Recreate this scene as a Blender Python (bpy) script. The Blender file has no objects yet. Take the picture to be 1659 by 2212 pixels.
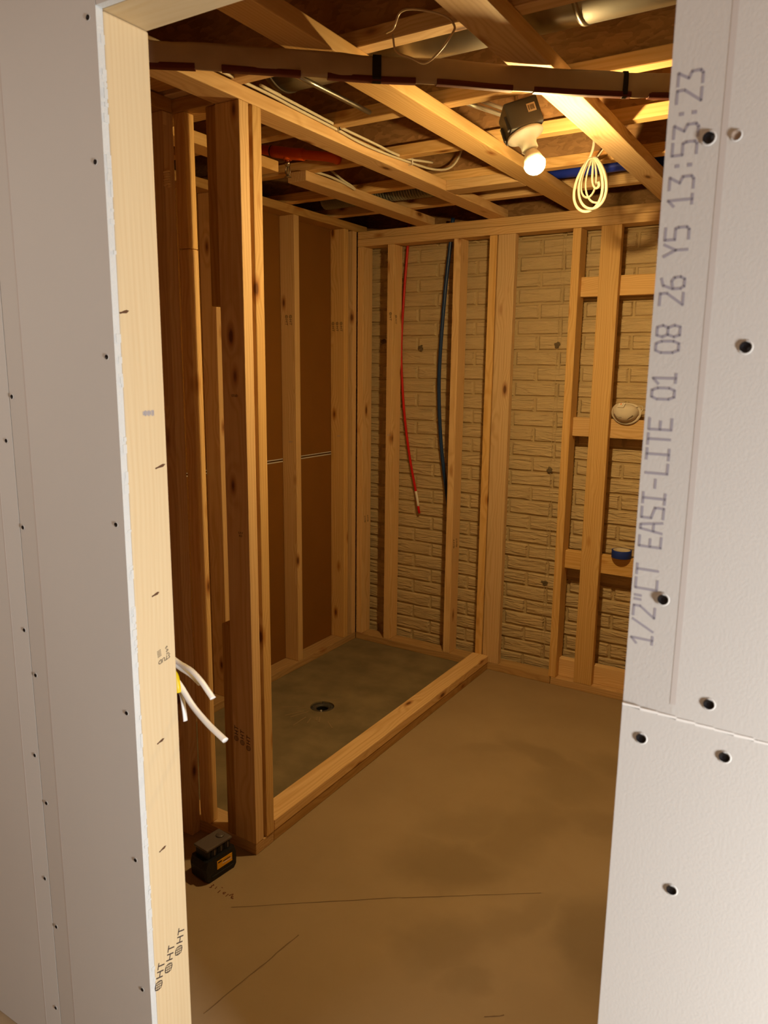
import bpy, bmesh, math, random
from mathutils import Vector, Matrix, noise

R = math.radians
random.seed(7)
S = bpy.context.scene
COL = S.collection

# ------------------------------------------------------------------ camera
F_PX = 1616.3
yaw, pitch, roll = 0.55191, 0.19088, 0.01139
fw = Vector((-math.sin(yaw) * math.cos(pitch), math.cos(yaw) * math.cos(pitch), -math.sin(pitch)))
rt = Vector((math.cos(yaw), math.sin(yaw), 0))
up = rt.cross(fw)
rr = rt * math.cos(roll) + up * math.sin(roll)
uu = -rt * math.sin(roll) + up * math.cos(roll)
cam_data = bpy.data.cameras.new('camera')
cam = bpy.data.objects.new('camera', cam_data)
COL.objects.link(cam)
m = Matrix.Identity(4)
for i in range(3):
    m[i][0], m[i][1], m[i][2] = rr[i], uu[i], -fw[i]
m[0][3], m[1][3], m[2][3] = 0, 0, 1.56
cam.matrix_world = m
cam_data.sensor_fit = 'HORIZONTAL'
cam_data.sensor_width = 36.0
cam_data.lens = F_PX * 36.0 / 1659.0
cam_data.clip_start = 0.02
cam_data.dof.use_dof = True
cam_data.dof.focus_distance = 3.2
cam_data.dof.aperture_fstop = 12.0
S.camera = cam

# ------------------------------------------------------------------ world, exposure
w = bpy.data.worlds.new('world'); S.world = w
w.use_nodes = True
w.node_tree.nodes['Background'].inputs[0].default_value = (0.9, 0.92, 1, 1)
w.node_tree.nodes['Background'].inputs[1].default_value = 0.004
S.view_settings.view_transform = 'Standard'
S.view_settings.look = 'None'
S.view_settings.exposure = 0.0
S.view_settings.gamma = 1.0
S.view_settings.use_curve_mapping = False

BULB = 2150.0
BULB_COL = (1.0, 0.67, 0.27)

def area(name, loc, target, sx, sy, power, col):
    d = bpy.data.lights.new(name, 'AREA'); d.shape = 'RECTANGLE'; d.size = sx; d.size_y = sy
    d.energy = power; d.color = col
    o = bpy.data.objects.new(name, d); COL.objects.link(o); o.location = loc
    o.rotation_euler = (Vector(target) - Vector(loc)).to_track_quat('-Z', 'Y').to_euler()
    return o
# unseen hallway light: a side source inferred from the lit jamb, plus added fill
area('hall_side_light', (1.30, 0.42, 0.78), (-1.0, 0.85, 1.0), 0.18, 0.5, 64, (1.0, 0.98, 0.97))
area('hall_fill_light', (-1.5, -0.35, 2.25), (-1.5, 0.2, 0.4), 0.5, 0.5, 12, (1.0, 0.88, 0.77))  # added fill that lifts the left drywall; no lamp known there

# ------------------------------------------------------------------ materials
def srgb(r, g, b):
    f = lambda c: ((c / 255.0 + 0.055) / 1.055) ** 2.4 if c > 10 else c / 255.0 / 12.92
    return (f(r), f(g), f(b), 1)

def new_mat(name):
    mt = bpy.data.materials.new(name); mt.use_nodes = True
    nt = mt.node_tree
    return mt, nt, nt.nodes['Principled BSDF']

def N(nt, typ, **kw):
    n = nt.nodes.new(typ)
    for k, v in kw.items():
        setattr(n, k, v)
    return n

def plain(name, col, rough=0.6, metal=0.0, bump=0.0, bscale=60, var=0.0, vscale=8, spec=0.4):
    mt, nt, b = new_mat(name)
    b.inputs['Base Color'].default_value = col
    b.inputs['Roughness'].default_value = rough
    b.inputs['Metallic'].default_value = metal
    b.inputs['Specular IOR Level'].default_value = spec
    tc = N(nt, 'ShaderNodeTexCoord')
    if var > 0:
        no = N(nt, 'ShaderNodeTexNoise'); no.inputs['Scale'].default_value = vscale; no.inputs['Detail'].default_value = 5
        nt.links.new(tc.outputs['Object'], no.inputs['Vector'])
        hs = N(nt, 'ShaderNodeHueSaturation'); hs.inputs['Color'].default_value = col
        mr = N(nt, 'ShaderNodeMapRange'); mr.inputs['From Min'].default_value = 0.3; mr.inputs['From Max'].default_value = 0.7
        mr.inputs['To Min'].default_value = 1 - var; mr.inputs['To Max'].default_value = 1 + var
        nt.links.new(no.outputs[0], mr.inputs[0]); nt.links.new(mr.outputs[0], hs.inputs['Value'])
        nt.links.new(hs.outputs[0], b.inputs['Base Color'])
    if bump > 0:
        n2 = N(nt, 'ShaderNodeTexNoise'); n2.inputs['Scale'].default_value = bscale; n2.inputs['Detail'].default_value = 4
        nt.links.new(tc.outputs['Object'], n2.inputs['Vector'])
        bp = N(nt, 'ShaderNodeBump'); bp.inputs['Strength'].default_value = bump; bp.inputs['Distance'].default_value = 0.004
        nt.links.new(n2.outputs[0], bp.inputs['Height']); nt.links.new(bp.outputs[0], b.inputs['Normal'])
    return mt

def math_node(nt, op, a, bb=None, c=None, clamp=False):
    n = N(nt, 'ShaderNodeMath', operation=op); n.use_clamp = clamp
    for i, v in enumerate((a, bb, c)):
        if v is None: continue
        if isinstance(v, (int, float)): n.inputs[i].default_value = v
        else: nt.links.new(v, n.inputs[i])
    return n.outputs[0]

def wood(name, axis, base=(230, 198, 148), dark=(204, 163, 110), knot=(96, 56, 30), knots=True, ringw=0.42):
    """softwood lumber, the grain running along the given local axis"""
    mt, nt, b = new_mat(name)
    tc = N(nt, 'ShaderNodeTexCoord'); oi = N(nt, 'ShaderNodeObjectInfo')
    sep = N(nt, 'ShaderNodeSeparateXYZ'); nt.links.new(tc.outputs['Object'], sep.inputs[0])
    order = {'X': (0, 1, 2), 'Y': (1, 2, 0), 'Z': (2, 0, 1)}[axis]
    rnd = oi.outputs['Random']
    L = math_node(nt, 'MULTIPLY_ADD', rnd, 37.0, sep.outputs[order[0]])
    A = math_node(nt, 'ADD', sep.outputs[order[1]], math_node(nt, 'MULTIPLY_ADD', math_node(nt, 'FRACT', math_node(nt, 'MULTIPLY', rnd, 13.7)), 0.10, -0.05))
    B = math_node(nt, 'ADD', sep.outputs[order[2]], math_node(nt, 'MULTIPLY_ADD', math_node(nt, 'FRACT', math_node(nt, 'MULTIPLY', rnd, 71.3)), 0.10, 0.012))
    # knots: sparse cells, stretched along the grain
    cb = N(nt, 'ShaderNodeCombineXYZ')
    nt.links.new(math_node(nt, 'MULTIPLY', L, 4.2), cb.inputs[0])
    nt.links.new(math_node(nt, 'MULTIPLY', A, 11.0), cb.inputs[1])
    nt.links.new(math_node(nt, 'MULTIPLY', B, 11.0), cb.inputs[2])
    vo = N(nt, 'ShaderNodeTexVoronoi'); vo.inputs['Scale'].default_value = 1.0
    nt.links.new(cb.outputs[0], vo.inputs['Vector'])
    kd = vo.outputs['Distance']
    near = math_node(nt, 'SUBTRACT', 1.0, math_node(nt, 'DIVIDE', kd, 0.45, clamp=True))
    # growth rings around a pith line beside the board
    cr = N(nt, 'ShaderNodeCombineXYZ')
    nz = N(nt, 'ShaderNodeTexNoise'); nz.inputs['Scale'].default_value = 1.0; nz.inputs['Detail'].default_value = 2
    cl = N(nt, 'ShaderNodeCombineXYZ')
    nt.links.new(math_node(nt, 'MULTIPLY', L, 1.6), cl.inputs[0])
    nt.links.new(math_node(nt, 'MULTIPLY', A, 9.0), cl.inputs[1]); nt.links.new(math_node(nt, 'MULTIPLY', B, 9.0), cl.inputs[2])
    nt.links.new(cl.outputs[0], nz.inputs['Vector'])
    rad = math_node(nt, 'SQRT', math_node(nt, 'ADD', math_node(nt, 'POWER', A, 2.0), math_node(nt, 'POWER', B, 2.0)))
    rad = math_node(nt, 'ADD', rad, math_node(nt, 'MULTIPLY', nz.outputs[0], 0.050))
    rad = math_node(nt, 'ADD', rad, math_node(nt, 'MULTIPLY', near, 0.020 if knots else 0.0))
    ph = math_node(nt, 'MULTIPLY', rad, 2 * math.pi / 0.0095)
    rg = math_node(nt, 'MULTIPLY_ADD', math_node(nt, 'SINE', ph), 0.5, 0.5)
    rg = math_node(nt, 'POWER', rg, 1.8)
    # fine streaks
    st = N(nt, 'ShaderNodeTexNoise'); st.inputs['Scale'].default_value = 1.0; st.inputs['Detail'].default_value = 6
    cs = N(nt, 'ShaderNodeCombineXYZ')
    nt.links.new(math_node(nt, 'MULTIPLY', L, 3.0), cs.inputs[0])
    nt.links.new(math_node(nt, 'MULTIPLY', A, 160.0), cs.inputs[1]); nt.links.new(math_node(nt, 'MULTIPLY', B, 160.0), cs.inputs[2])
    nt.links.new(cs.outputs[0], st.inputs['Vector'])
    fac = math_node(nt, 'ADD', math_node(nt, 'MULTIPLY', rg, ringw), math_node(nt, 'MULTIPLY_ADD', st.outputs[0], 1.0, -0.30), clamp=True)
    mix = N(nt, 'ShaderNodeMix', data_type='RGBA'); mix.inputs[6].default_value = srgb(*base); mix.inputs[7].default_value = srgb(*dark)
    nt.links.new(fac, mix.inputs[0])
    out = mix.outputs[2]
    if knots:
        halo = N(nt, 'ShaderNodeMapRange'); halo.inputs['From Min'].default_value = 0.20; halo.inputs['From Max'].default_value = 0.10
        nt.links.new(kd, halo.inputs[0])
        m2 = N(nt, 'ShaderNodeMix', data_type='RGBA'); m2.inputs[7].default_value = srgb(168, 108, 58)
        nt.links.new(math_node(nt, 'MULTIPLY', halo.outputs[0], 0.7), m2.inputs[0]); nt.links.new(out, m2.inputs[6])
        core = N(nt, 'ShaderNodeMapRange'); core.inputs['From Min'].default_value = 0.105; core.inputs['From Max'].default_value = 0.06
        nt.links.new(kd, core.inputs[0])
        m3 = N(nt, 'ShaderNodeMix', data_type='RGBA'); m3.inputs[7].default_value = srgb(*knot)
        nt.links.new(math_node(nt, 'MULTIPLY', core.outputs[0], 0.85), m3.inputs[0]); nt.links.new(m2.outputs[2], m3.inputs[6])
        out = m3.outputs[2]
    hs = N(nt, 'ShaderNodeHueSaturation')
    nt.links.new(out, hs.inputs['Color'])
    nt.links.new(math_node(nt, 'MULTIPLY_ADD', math_node(nt, 'FRACT', math_node(nt, 'MULTIPLY', rnd, 5.31)), 0.22, 0.88), hs.inputs['Value'])
    nt.links.new(math_node(nt, 'MULTIPLY_ADD', math_node(nt, 'FRACT', math_node(nt, 'MULTIPLY', rnd, 9.77)), 0.3, 0.9), hs.inputs['Saturation'])
    nt.links.new(hs.outputs[0], b.inputs['Base Color'])
    b.inputs['Roughness'].default_value = 0.62
    b.inputs['Specular IOR Level'].default_value = 0.25
    bp = N(nt, 'ShaderNodeBump'); bp.inputs['Strength'].default_value = 0.25; bp.inputs['Distance'].default_value = 0.001
    nt.links.new(st.outputs[0], bp.inputs['Height']); nt.links.new(bp.outputs[0], b.inputs['Normal'])
    return mt

WOOD = {a: wood('softwood_' + a.lower(), a) for a in 'XYZ'}
PINE = {a: wood('clear_pine_' + a.lower(), a, base=(208, 188, 148), dark=(196, 170, 126), knots=False, ringw=0.22) for a in 'XYZ'}
TREATED = {a: wood('aged_lumber_' + a.lower(), a, base=(204, 168, 116), dark=(172, 134, 84)) for a in 'XYZ'}

def osb():
    mt, nt, b = new_mat('strand_board')
    tc = N(nt, 'ShaderNodeTexCoord')
    mp = N(nt, 'ShaderNodeMapping'); mp.inputs['Scale'].default_value = (1, 1.6, 2.2)
    nt.links.new(tc.outputs['Object'], mp.inputs[0])
    v = N(nt, 'ShaderNodeTexVoronoi'); v.inputs['Scale'].default_value = 44
    nzz = N(nt, 'ShaderNodeTexNoise'); nzz.inputs['Scale'].default_value = 9
    nt.links.new(mp.outputs[0], nzz.inputs[0])
    mx = N(nt, 'ShaderNodeMix', data_type='RGBA'); mx.inputs[0].default_value = 0.12
    nt.links.new(mp.outputs[0], mx.inputs[6]); nt.links.new(nzz.outputs[1], mx.inputs[7]); nt.links.new(mx.outputs[2], v.inputs['Vector'])
    rp = N(nt, 'ShaderNodeValToRGB')
    rp.color_ramp.elements[0].color = srgb(148, 110, 70); rp.color_ramp.elements[1].color = srgb(180, 138, 92)
    e = rp.color_ramp.elements.new(0.5); e.color = srgb(164, 124, 80)
    sp = N(nt, 'ShaderNodeSeparateColor'); nt.links.new(v.outputs['Color'], sp.inputs[0]); nt.links.new(sp.outputs[0], rp.inputs[0])
    nt.links.new(rp.outputs[0], b.inputs['Base Color']); b.inputs['Roughness'].default_value = 0.75
    bp = N(nt, 'ShaderNodeBump'); bp.inputs['Strength'].default_value = 0.5; bp.inputs['Distance'].default_value = 0.002
    nt.links.new(v.outputs['Distance'], bp.inputs['Height']); nt.links.new(bp.outputs[0], b.inputs['Normal'])
    return mt
OSB = osb()

def brick_mat():
    mt, nt, b = new_mat('formed_concrete_brick')
    tc = N(nt, 'ShaderNodeTexCoord'); oi = N(nt, 'ShaderNodeObjectInfo')
    ad = N(nt, 'ShaderNodeVectorMath', operation='ADD')
    sc = N(nt, 'ShaderNodeVectorMath', operation='SCALE'); sc.inputs['Scale'].default_value = 43.0
    cc = N(nt, 'ShaderNodeCombineXYZ')
    for i in range(3): nt.links.new(oi.outputs['Random'], cc.inputs[i])
    nt.links.new(cc.outputs[0], sc.inputs[0]); nt.links.new(tc.outputs['Object'], ad.inputs[0]); nt.links.new(sc.outputs[0], ad.inputs[1])
    mp = N(nt, 'ShaderNodeMapping'); mp.inputs['Scale'].default_value = (9, 30, 62)
    nt.links.new(ad.outputs[0], mp.inputs[0])
    rip = N(nt, 'ShaderNodeTexNoise'); rip.inputs['Scale'].default_value = 1.0; rip.inputs['Detail'].default_value = 3; rip.inputs['Distortion'].default_value = 0.8
    nt.links.new(mp.outputs[0], rip.inputs['Vector'])
    fn = N(nt, 'ShaderNodeTexNoise'); fn.inputs['Scale'].default_value = 180; fn.inputs['Detail'].default_value = 4
    nt.links.new(ad.outputs[0], fn.inputs['Vector'])
    h = math_node(nt, 'ADD', rip.outputs[0], math_node(nt, 'MULTIPLY', fn.outputs[0], 0.12))
    bp = N(nt, 'ShaderNodeBump'); bp.inputs['Strength'].default_value = 1.0; bp.inputs['Distance'].default_value = 0.015
    nt.links.new(h, bp.inputs['Height']); nt.links.new(bp.outputs[0], b.inputs['Normal'])
    hs = N(nt, 'ShaderNodeHueSaturation'); hs.inputs['Color'].default_value = srgb(202, 181, 142)
    nt.links.new(math_node(nt, 'MULTIPLY_ADD', rip.outputs[0], 0.25, 0.87), hs.inputs['Value'])
    nt.links.new(hs.outputs[0], b.inputs['Base Color']); b.inputs['Roughness'].default_value = 0.85
    return mt
BRICK = brick_mat()
MORTAR = plain('formed_concrete_joint', srgb(186, 166, 128), 0.9, bump=0.4, bscale=90, var=0.06)
LUMP = plain('rough_concrete', srgb(110, 96, 74), 0.95, bump=1.0, bscale=120)

STAINS = [  # x, y, rx, ry, angle, strength
    (-0.93, 1.93, .20, .13, .4, .55), (-0.98, 2.16, .17, .10, .9, .35), (-0.80, 2.24, .10, .24, -.1, .38), (-0.76, 2.62, .13, .17, .5, .35),
    (-0.92, 2.76, .22, .07, -.2, .38), (-0.58, 2.80, .22, .08, -.3, .36), (-0.42, 1.86, .13, .20, .3, .62), (-0.58, 2.42, .16, .07, .1, .3),
    (-0.80, 1.62, .12, .10, .7, .42), (-0.69, 1.56, .05, .06, .4, .35), (-0.66, 1.80, .06, .20, -.5, .28), (-1.12, 2.7, .16, .05, .6, .22)]
def floor_mat():
    mt, nt, b = new_mat('concrete_floor')
    tc = N(nt, 'ShaderNodeTexCoord')
    n1 = N(nt, 'ShaderNodeTexNoise'); n1.inputs['Scale'].default_value = 1.3; n1.inputs['Detail'].default_value = 7; n1.inputs['Roughness'].default_value = 0.6
    n2 = N(nt, 'ShaderNodeTexNoise'); n2.inputs['Scale'].default_value = 7; n2.inputs['Detail'].default_value = 6
    for n in (n1, n2): nt.links.new(tc.outputs['Object'], n.inputs['Vector'])
    sp = N(nt, 'ShaderNodeSeparateXYZ'); nt.links.new(tc.outputs['Object'], sp.inputs[0])
    nd = N(nt, 'ShaderNodeSeparateColor'); nt.links.new(n2.outputs[1], nd.inputs[0])
    X = math_node(nt, 'ADD', sp.outputs[0], math_node(nt, 'MULTIPLY_ADD', nd.outputs[0], 0.16, -0.08))
    Y = math_node(nt, 'ADD', sp.outputs[1], math_node(nt, 'MULTIPLY_ADD', nd.outputs[1], 0.16, -0.08))
    tot = None
    for (x, y, rx, ry, a, s) in STAINS:
        dx = math_node(nt, 'SUBTRACT', X, x); dy = math_node(nt, 'SUBTRACT', Y, y)
        u = math_node(nt, 'ADD', math_node(nt, 'MULTIPLY', dx, math.cos(a) / rx), math_node(nt, 'MULTIPLY', dy, math.sin(a) / rx))
        v = math_node(nt, 'ADD', math_node(nt, 'MULTIPLY', dx, -math.sin(a) / ry), math_node(nt, 'MULTIPLY', dy, math.cos(a) / ry))
        d = math_node(nt, 'SQRT', math_node(nt, 'ADD', math_node(nt, 'POWER', u, 2.0), math_node(nt, 'POWER', v, 2.0)))
        mr = N(nt, 'ShaderNodeMapRange'); mr.interpolation_type = 'SMOOTHSTEP'
        mr.inputs['From Min'].default_value = 1.4; mr.inputs['From Max'].default_value = 0.45; mr.inputs['To Max'].default_value = s * .8
        nt.links.new(d, mr.inputs[0])
        tot = mr.outputs[0] if tot is None else math_node(nt, 'MAXIMUM', tot, mr.outputs[0])
    rp = N(nt, 'ShaderNodeValToRGB')
    rp.color_ramp.elements[0].position = 0.3; rp.color_ramp.elements[0].color = srgb(148, 127, 98)
    rp.color_ramp.elements[1].position = 0.72; rp.color_ramp.elements[1].color = srgb(166, 145, 114)
    nt.links.new(n1.outputs[0], rp.inputs[0])
    mx = N(nt, 'ShaderNodeMix', data_type='RGBA'); mx.inputs[7].default_value = srgb(108, 90, 64)
    nt.links.new(tot, mx.inputs[0]); nt.links.new(rp.outputs[0], mx.inputs[6])
    # greyer bare slab beyond the curb
    g = N(nt, 'ShaderNodeMapRange'); g.inputs['From Min'].default_value = -1.50; g.inputs['From Max'].default_value = -1.58
    nt.links.new(sp.outputs[0], g.inputs[0])
    mg = N(nt, 'ShaderNodeMix', data_type='RGBA')
    rp2 = N(nt, 'ShaderNodeValToRGB'); rp2.color_ramp.elements[0].position = 0.35; rp2.color_ramp.elements[0].color = srgb(118, 106, 80)
    rp2.color_ramp.elements[1].position = 0.7; rp2.color_ramp.elements[1].color = srgb(142, 128, 98)
    nt.links.new(n2.outputs[0], rp2.inputs[0])
    nt.links.new(math_node(nt, 'MULTIPLY', g.outputs[0], math_node(nt, 'GREATER_THAN', sp.outputs[1], 1.70)), mg.inputs[0])
    nt.links.new(mx.outputs[2], mg.inputs[6]); nt.links.new(rp2.outputs[0], mg.inputs[7])
    nt.links.new(mg.outputs[2], b.inputs['Base Color'])
    b.inputs['Roughness'].default_value = 0.7; b.inputs['Specular IOR Level'].default_value = 0.3
    n3 = N(nt, 'ShaderNodeTexNoise'); n3.inputs['Scale'].default_value = 35; n3.inputs['Detail'].default_value = 6
    nt.links.new(tc.outputs['Object'], n3.inputs['Vector'])
    bp = N(nt, 'ShaderNodeBump'); bp.inputs['Strength'].default_value = 0.15; bp.inputs['Distance'].default_value = 0.004
    nt.links.new(n3.outputs[0], bp.inputs['Height']); nt.links.new(bp.outputs[0], b.inputs['Normal'])
    return mt
FLOOR = floor_mat()

DRYWALL = plain('drywall_face_paper', srgb(205, 204, 199), 0.75, bump=0.05, bscale=300, var=0.015, vscale=3, spec=0.25)
KRAFT = plain('drywall_back_paper', srgb(136, 92, 38), 0.85, bump=0.05, bscale=200, var=0.04, vscale=5, spec=0.15)
GYPSUM = plain('gypsum_core', srgb(206, 209, 206), 0.95, bump=0.3, bscale=220, var=0.02, vscale=60)
SEAM_SHADE = plain('seam_and_shade_line', srgb(196, 190, 184), 0.8)
SCREW = plain('black_screw', srgb(30, 28, 30), 0.4, 0.5)
INK = plain('printed_ink', srgb(160, 157, 166), 0.8)
STAMP = plain('stamp_ink', srgb(62, 48, 44), 0.8)
WHITE_CABLE = plain('white_cable_jacket', srgb(232, 232, 228), 0.35)
CREAM_CABLE = plain('cream_cable_jacket', srgb(226, 218, 196), 0.4)
YELLOW = plain('yellow_jacket', srgb(226, 198, 30), 0.4)
RED = plain('red_tubing', srgb(205, 22, 14), 0.35)
BLUE = plain('blue_tubing', srgb(32, 62, 110), 0.35)
BLUE_PIPE = plain('blue_pipe', srgb(40, 62, 190), 0.35)
ORANGE = plain('orange_pipe', srgb(225, 92, 18), 0.4)
CHROME = plain('dull_chrome', srgb(190, 185, 175), 0.25, 1.0)
GALV = plain('galvanised_sheet', srgb(176, 174, 168), 0.33, 1.0, bump=0.12, bscale=14, var=0.06, vscale=20)
STEEL = plain('bright_steel', srgb(214, 212, 206), 0.35, 0.45)
BLACK = plain('black_plastic', srgb(24, 25, 30), 0.45, bump=0.2, bscale=150)
BLACKTIE = plain('black_tie', srgb(20, 18, 18), 0.5)
SMOKE = plain('grey_plastic_rail', srgb(92, 84, 82), 0.35)
LABEL = plain('yellow_label', srgb(236, 176, 22), 0.5)
LABELINK = plain('label_ink', srgb(40, 26, 20), 0.6)
LABELWHITE = plain('label_white', srgb(226, 212, 198), 0.6)
BOXGREY = plain('dark_grey_box', srgb(74, 74, 78), 0.5, 0.0, bump=0.1)
PORCELAIN = plain('white_lampholder', srgb(236, 232, 222), 0.3)
MASKM = plain('white_felt', srgb(214, 205, 190), 0.9, bump=0.25, bscale=400)
MASKLINE = plain('grey_foam', srgb(120, 108, 96), 0.9)
ORANGEPRINT = plain('orange_print', srgb(230, 130, 50), 0.7)
TAPE = plain('blue_tape', srgb(30, 58, 150), 0.6)
CORE = plain('cardboard_core', srgb(200, 190, 170), 0.85)
SLEEVE = plain('translucent_wrap', srgb(178, 158, 134), 0.42, bump=0.3, bscale=30, var=0.08, vscale=12)
MAROON = plain('maroon_print', srgb(92, 34, 18), 0.6)
FLEX = plain('ribbed_duct', srgb(150, 146, 130), 0.45, 0.4)
DRAIN = plain('dark_abs', srgb(70, 68, 64), 0.5, bump=0.4)
VOID = plain('dark_pipe_inside', srgb(8, 8, 8), 0.9)
TWINE = plain('splintered_wood', srgb(235, 205, 160), 0.9, bump=0.6, bscale=90)
MARKER = plain('red_marker', srgb(108, 52, 30), 0.8)
CRACK = plain('hairline_crack', srgb(120, 98, 74), 0.95)

def emit(name, col, s):
    mt, nt, b = new_mat(name)
    nt.nodes.remove(b)
    e = N(nt, 'ShaderNodeEmission'); e.inputs[0].default_value = (*col, 1); e.inputs[1].default_value = s
    nt.links.new(e.outputs[0], nt.nodes['Material Output'].inputs[0])
    return mt
GLOW = emit('glowing_bulb', BULB_COL, BULB)

# ------------------------------------------------------------------ builders
def link(o, parent=None):
    COL.objects.link(o)
    if parent is not None: o.parent = parent
    return o

def obj(name, me, mat, parent=None, loc=(0, 0, 0), smooth=False):
    if isinstance(me, bmesh.types.BMesh):
        d = bpy.data.meshes.new(name); me.normal_update(); me.to_mesh(d); me.free(); me = d
    if mat is not None and not me.materials: me.materials.append(mat)
    if smooth:
        for p in me.polygons: p.use_smooth = True
    o = bpy.data.objects.new(name, me); o.location = loc
    return link(o, parent)

def tag(o, label=None, cat=None, group=None, kind=None):
    if label: o['label'] = label
    if cat: o['category'] = cat
    if group: o['group'] = group
    if kind: o['kind'] = kind
    return o

def empty(name, loc, rot=(0, 0, 0), parent=None):
    o = bpy.data.objects.new(name, None); o.location = loc; o.rotation_euler = rot; o.empty_display_size = 0.05
    return link(o, parent)

def bm_box(bm, x0, x1, y0, y1, z0, z1, bev=0.0, seg=1):
    r = bmesh.ops.create_cube(bm, size=1.0)
    vs = r['verts']
    for v in vs:
        v.co = Vector(((x0 + x1) / 2 + v.co.x * (x1 - x0), (y0 + y1) / 2 + v.co.y * (y1 - y0), (z0 + z1) / 2 + v.co.z * (z1 - z0)))
    if bev > 0:
        es = {e for v in vs for e in v.link_edges}
        bmesh.ops.bevel(bm, geom=list(es), offset=bev, segments=seg, affect='EDGES', profile=0.6)

def box(name, b, mat, parent=None, bev=0.0, seg=1):
    """box in world coordinates; the object's origin sits at the box centre (relative to its parent)"""
    x0, x1, y0, y1, z0, z1 = b
    c = Vector(((x0 + x1) / 2, (y0 + y1) / 2, (z0 + z1) / 2))
    bm = bmesh.new(); bm_box(bm, x0 - c.x, x1 - c.x, y0 - c.y, y1 - c.y, z0 - c.z, z1 - c.z, bev, seg)
    o = obj(name, bm, mat, parent)
    o.location = c - (Vector(parent.location) if parent is not None else Vector())
    return o

def lumber(name, b, axis, label, cat, mats=None, group=None, bev=0.003):
    o = box(name, b, (mats or WOOD)[axis], None, bev, 2)
    return tag(o, label, cat, group)

def smooth_path(pts, n=6):
    P = [Vector(p) for p in pts]
    if len(P) < 3: return P
    Q = [P[0] * 2 - P[1]] + P + [P[-1] * 2 - P[-2]]
    out = []
    for i in range(1, len(Q) - 2):
        p0, p1, p2, p3 = Q[i - 1], Q[i], Q[i + 1], Q[i + 2]
        for k in range(n):
            t = k / n
            out.append(0.5 * ((2 * p1) + (p2 - p0) * t + (2 * p0 - 5 * p1 + 4 * p2 - p3) * t * t + (3 * p1 - p0 - 3 * p2 + p3) * t ** 3))
    out.append(P[-1])
    return out

def bm_tube(bm, pts, r, seg=10, flat=1.0, n=6, cap=True, nrm=(0, 0, 1)):
    P = smooth_path(pts, n)
    a = Vector(nrm); rings = []
    for i, p in enumerate(P):
        t = (P[min(i + 1, len(P) - 1)] - P[max(i - 1, 0)]).normalized()
        a = (a - t * a.dot(t))
        if a.length < 1e-4: a = t.orthogonal()
        a.normalize(); c = t.cross(a)
        rad = r(i / (len(P) - 1)) if callable(r) else r
        rings.append([bm.verts.new(p + a * math.cos(2 * math.pi * k / seg) * rad * flat + c * math.sin(2 * math.pi * k / seg) * rad) for k in range(seg)])
    for q, s in zip(rings, rings[1:]):
        for k in range(seg):
            bm.faces.new((q[k], q[(k + 1) % seg], s[(k + 1) % seg], s[k]))
    if cap:
        bm.faces.new(rings[0][::-1]); bm.faces.new(rings[-1])
    return rings

def tube(name, pts, r, mat, parent=None, **kw):
    bm = bmesh.new(); org = Vector(pts[0])
    bm_tube(bm, [Vector(p) - org for p in pts], r, **kw)
    o = obj(name, bm, mat, parent, smooth=True)
    o.location = org - (Vector(parent.location) if parent is not None else Vector())
    return o

def bm_lathe(bm, prof, seg=24, close=False):
    rings = []
    for (r, z) in prof:
        rings.append([bm.verts.new((max(r, 1e-5) * math.cos(2 * math.pi * k / seg), max(r, 1e-5) * math.sin(2 * math.pi * k / seg), z)) for k in range(seg)])
    for q, s in zip(rings, rings[1:]):
        for k in range(seg):
            bm.faces.new((q[k], q[(k + 1) % seg], s[(k + 1) % seg], s[k]))
    return rings

def lathe(name, prof, mat, parent=None, loc=(0, 0, 0), seg=24):
    bm = bmesh.new(); bm_lathe(bm, prof, seg)
    bmesh.ops.remove_doubles(bm, verts=bm.verts, dist=2e-5)
    bmesh.ops.recalc_face_normals(bm, faces=bm.faces)
    return obj(name, bm, mat, parent, loc, smooth=True)

def prism(name, poly, y0, y1, mat, parent=None):
    """polygon in x,z extruded along y; origin at the polygon's first corner"""
    o0 = Vector((poly[0][0], y0, poly[0][1]))
    bm = bmesh.new()
    a = [bm.verts.new((x - o0.x, 0, z - o0.z)) for x, z in poly]
    b = [bm.verts.new((x - o0.x, y1 - y0, z - o0.z)) for x, z in poly]
    bm.faces.new(a); bm.faces.new(b[::-1])
    k = len(poly)
    for i in range(k):
        bm.faces.new((a[i], b[i], b[(i + 1) % k], a[(i + 1) % k]))
    bmesh.ops.recalc_face_normals(bm, faces=bm.faces)
    o = obj(name, bm, mat, parent)
    o.location = o0 - (Vector(parent.location) if parent is not None else Vector())
    return o

def text(name, body, size, loc, right, upv, mat, parent, sx=1.0, shear=0.0, spacing=1.0):
    c = bpy.data.curves.new(name, 'FONT'); c.body = body; c.size = size; c.extrude = 0.00015
    c.align_x = 'CENTER'; c.align_y = 'CENTER'; c.shear = shear; c.space_character = spacing; c.resolution_u = 2
    t = bpy.data.objects.new(name, c); COL.objects.link(t)
    bpy.context.view_layer.update()
    me = bpy.data.meshes.new_from_object(t.evaluated_get(bpy.context.evaluated_depsgraph_get()))
    bpy.data.objects.remove(t)
    r = Vector(right).normalized(); u = Vector(upv).normalized(); nrm = r.cross(u)
    M = Matrix((r * sx, u, nrm)).transposed().to_4x4()
    me.transform(M)
    me.materials.clear(); me.materials.append(mat)
    o = bpy.data.objects.new(name, me)
    o.location = Vector(loc) - Vector(parent.location)
    return link(o, parent)

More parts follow.
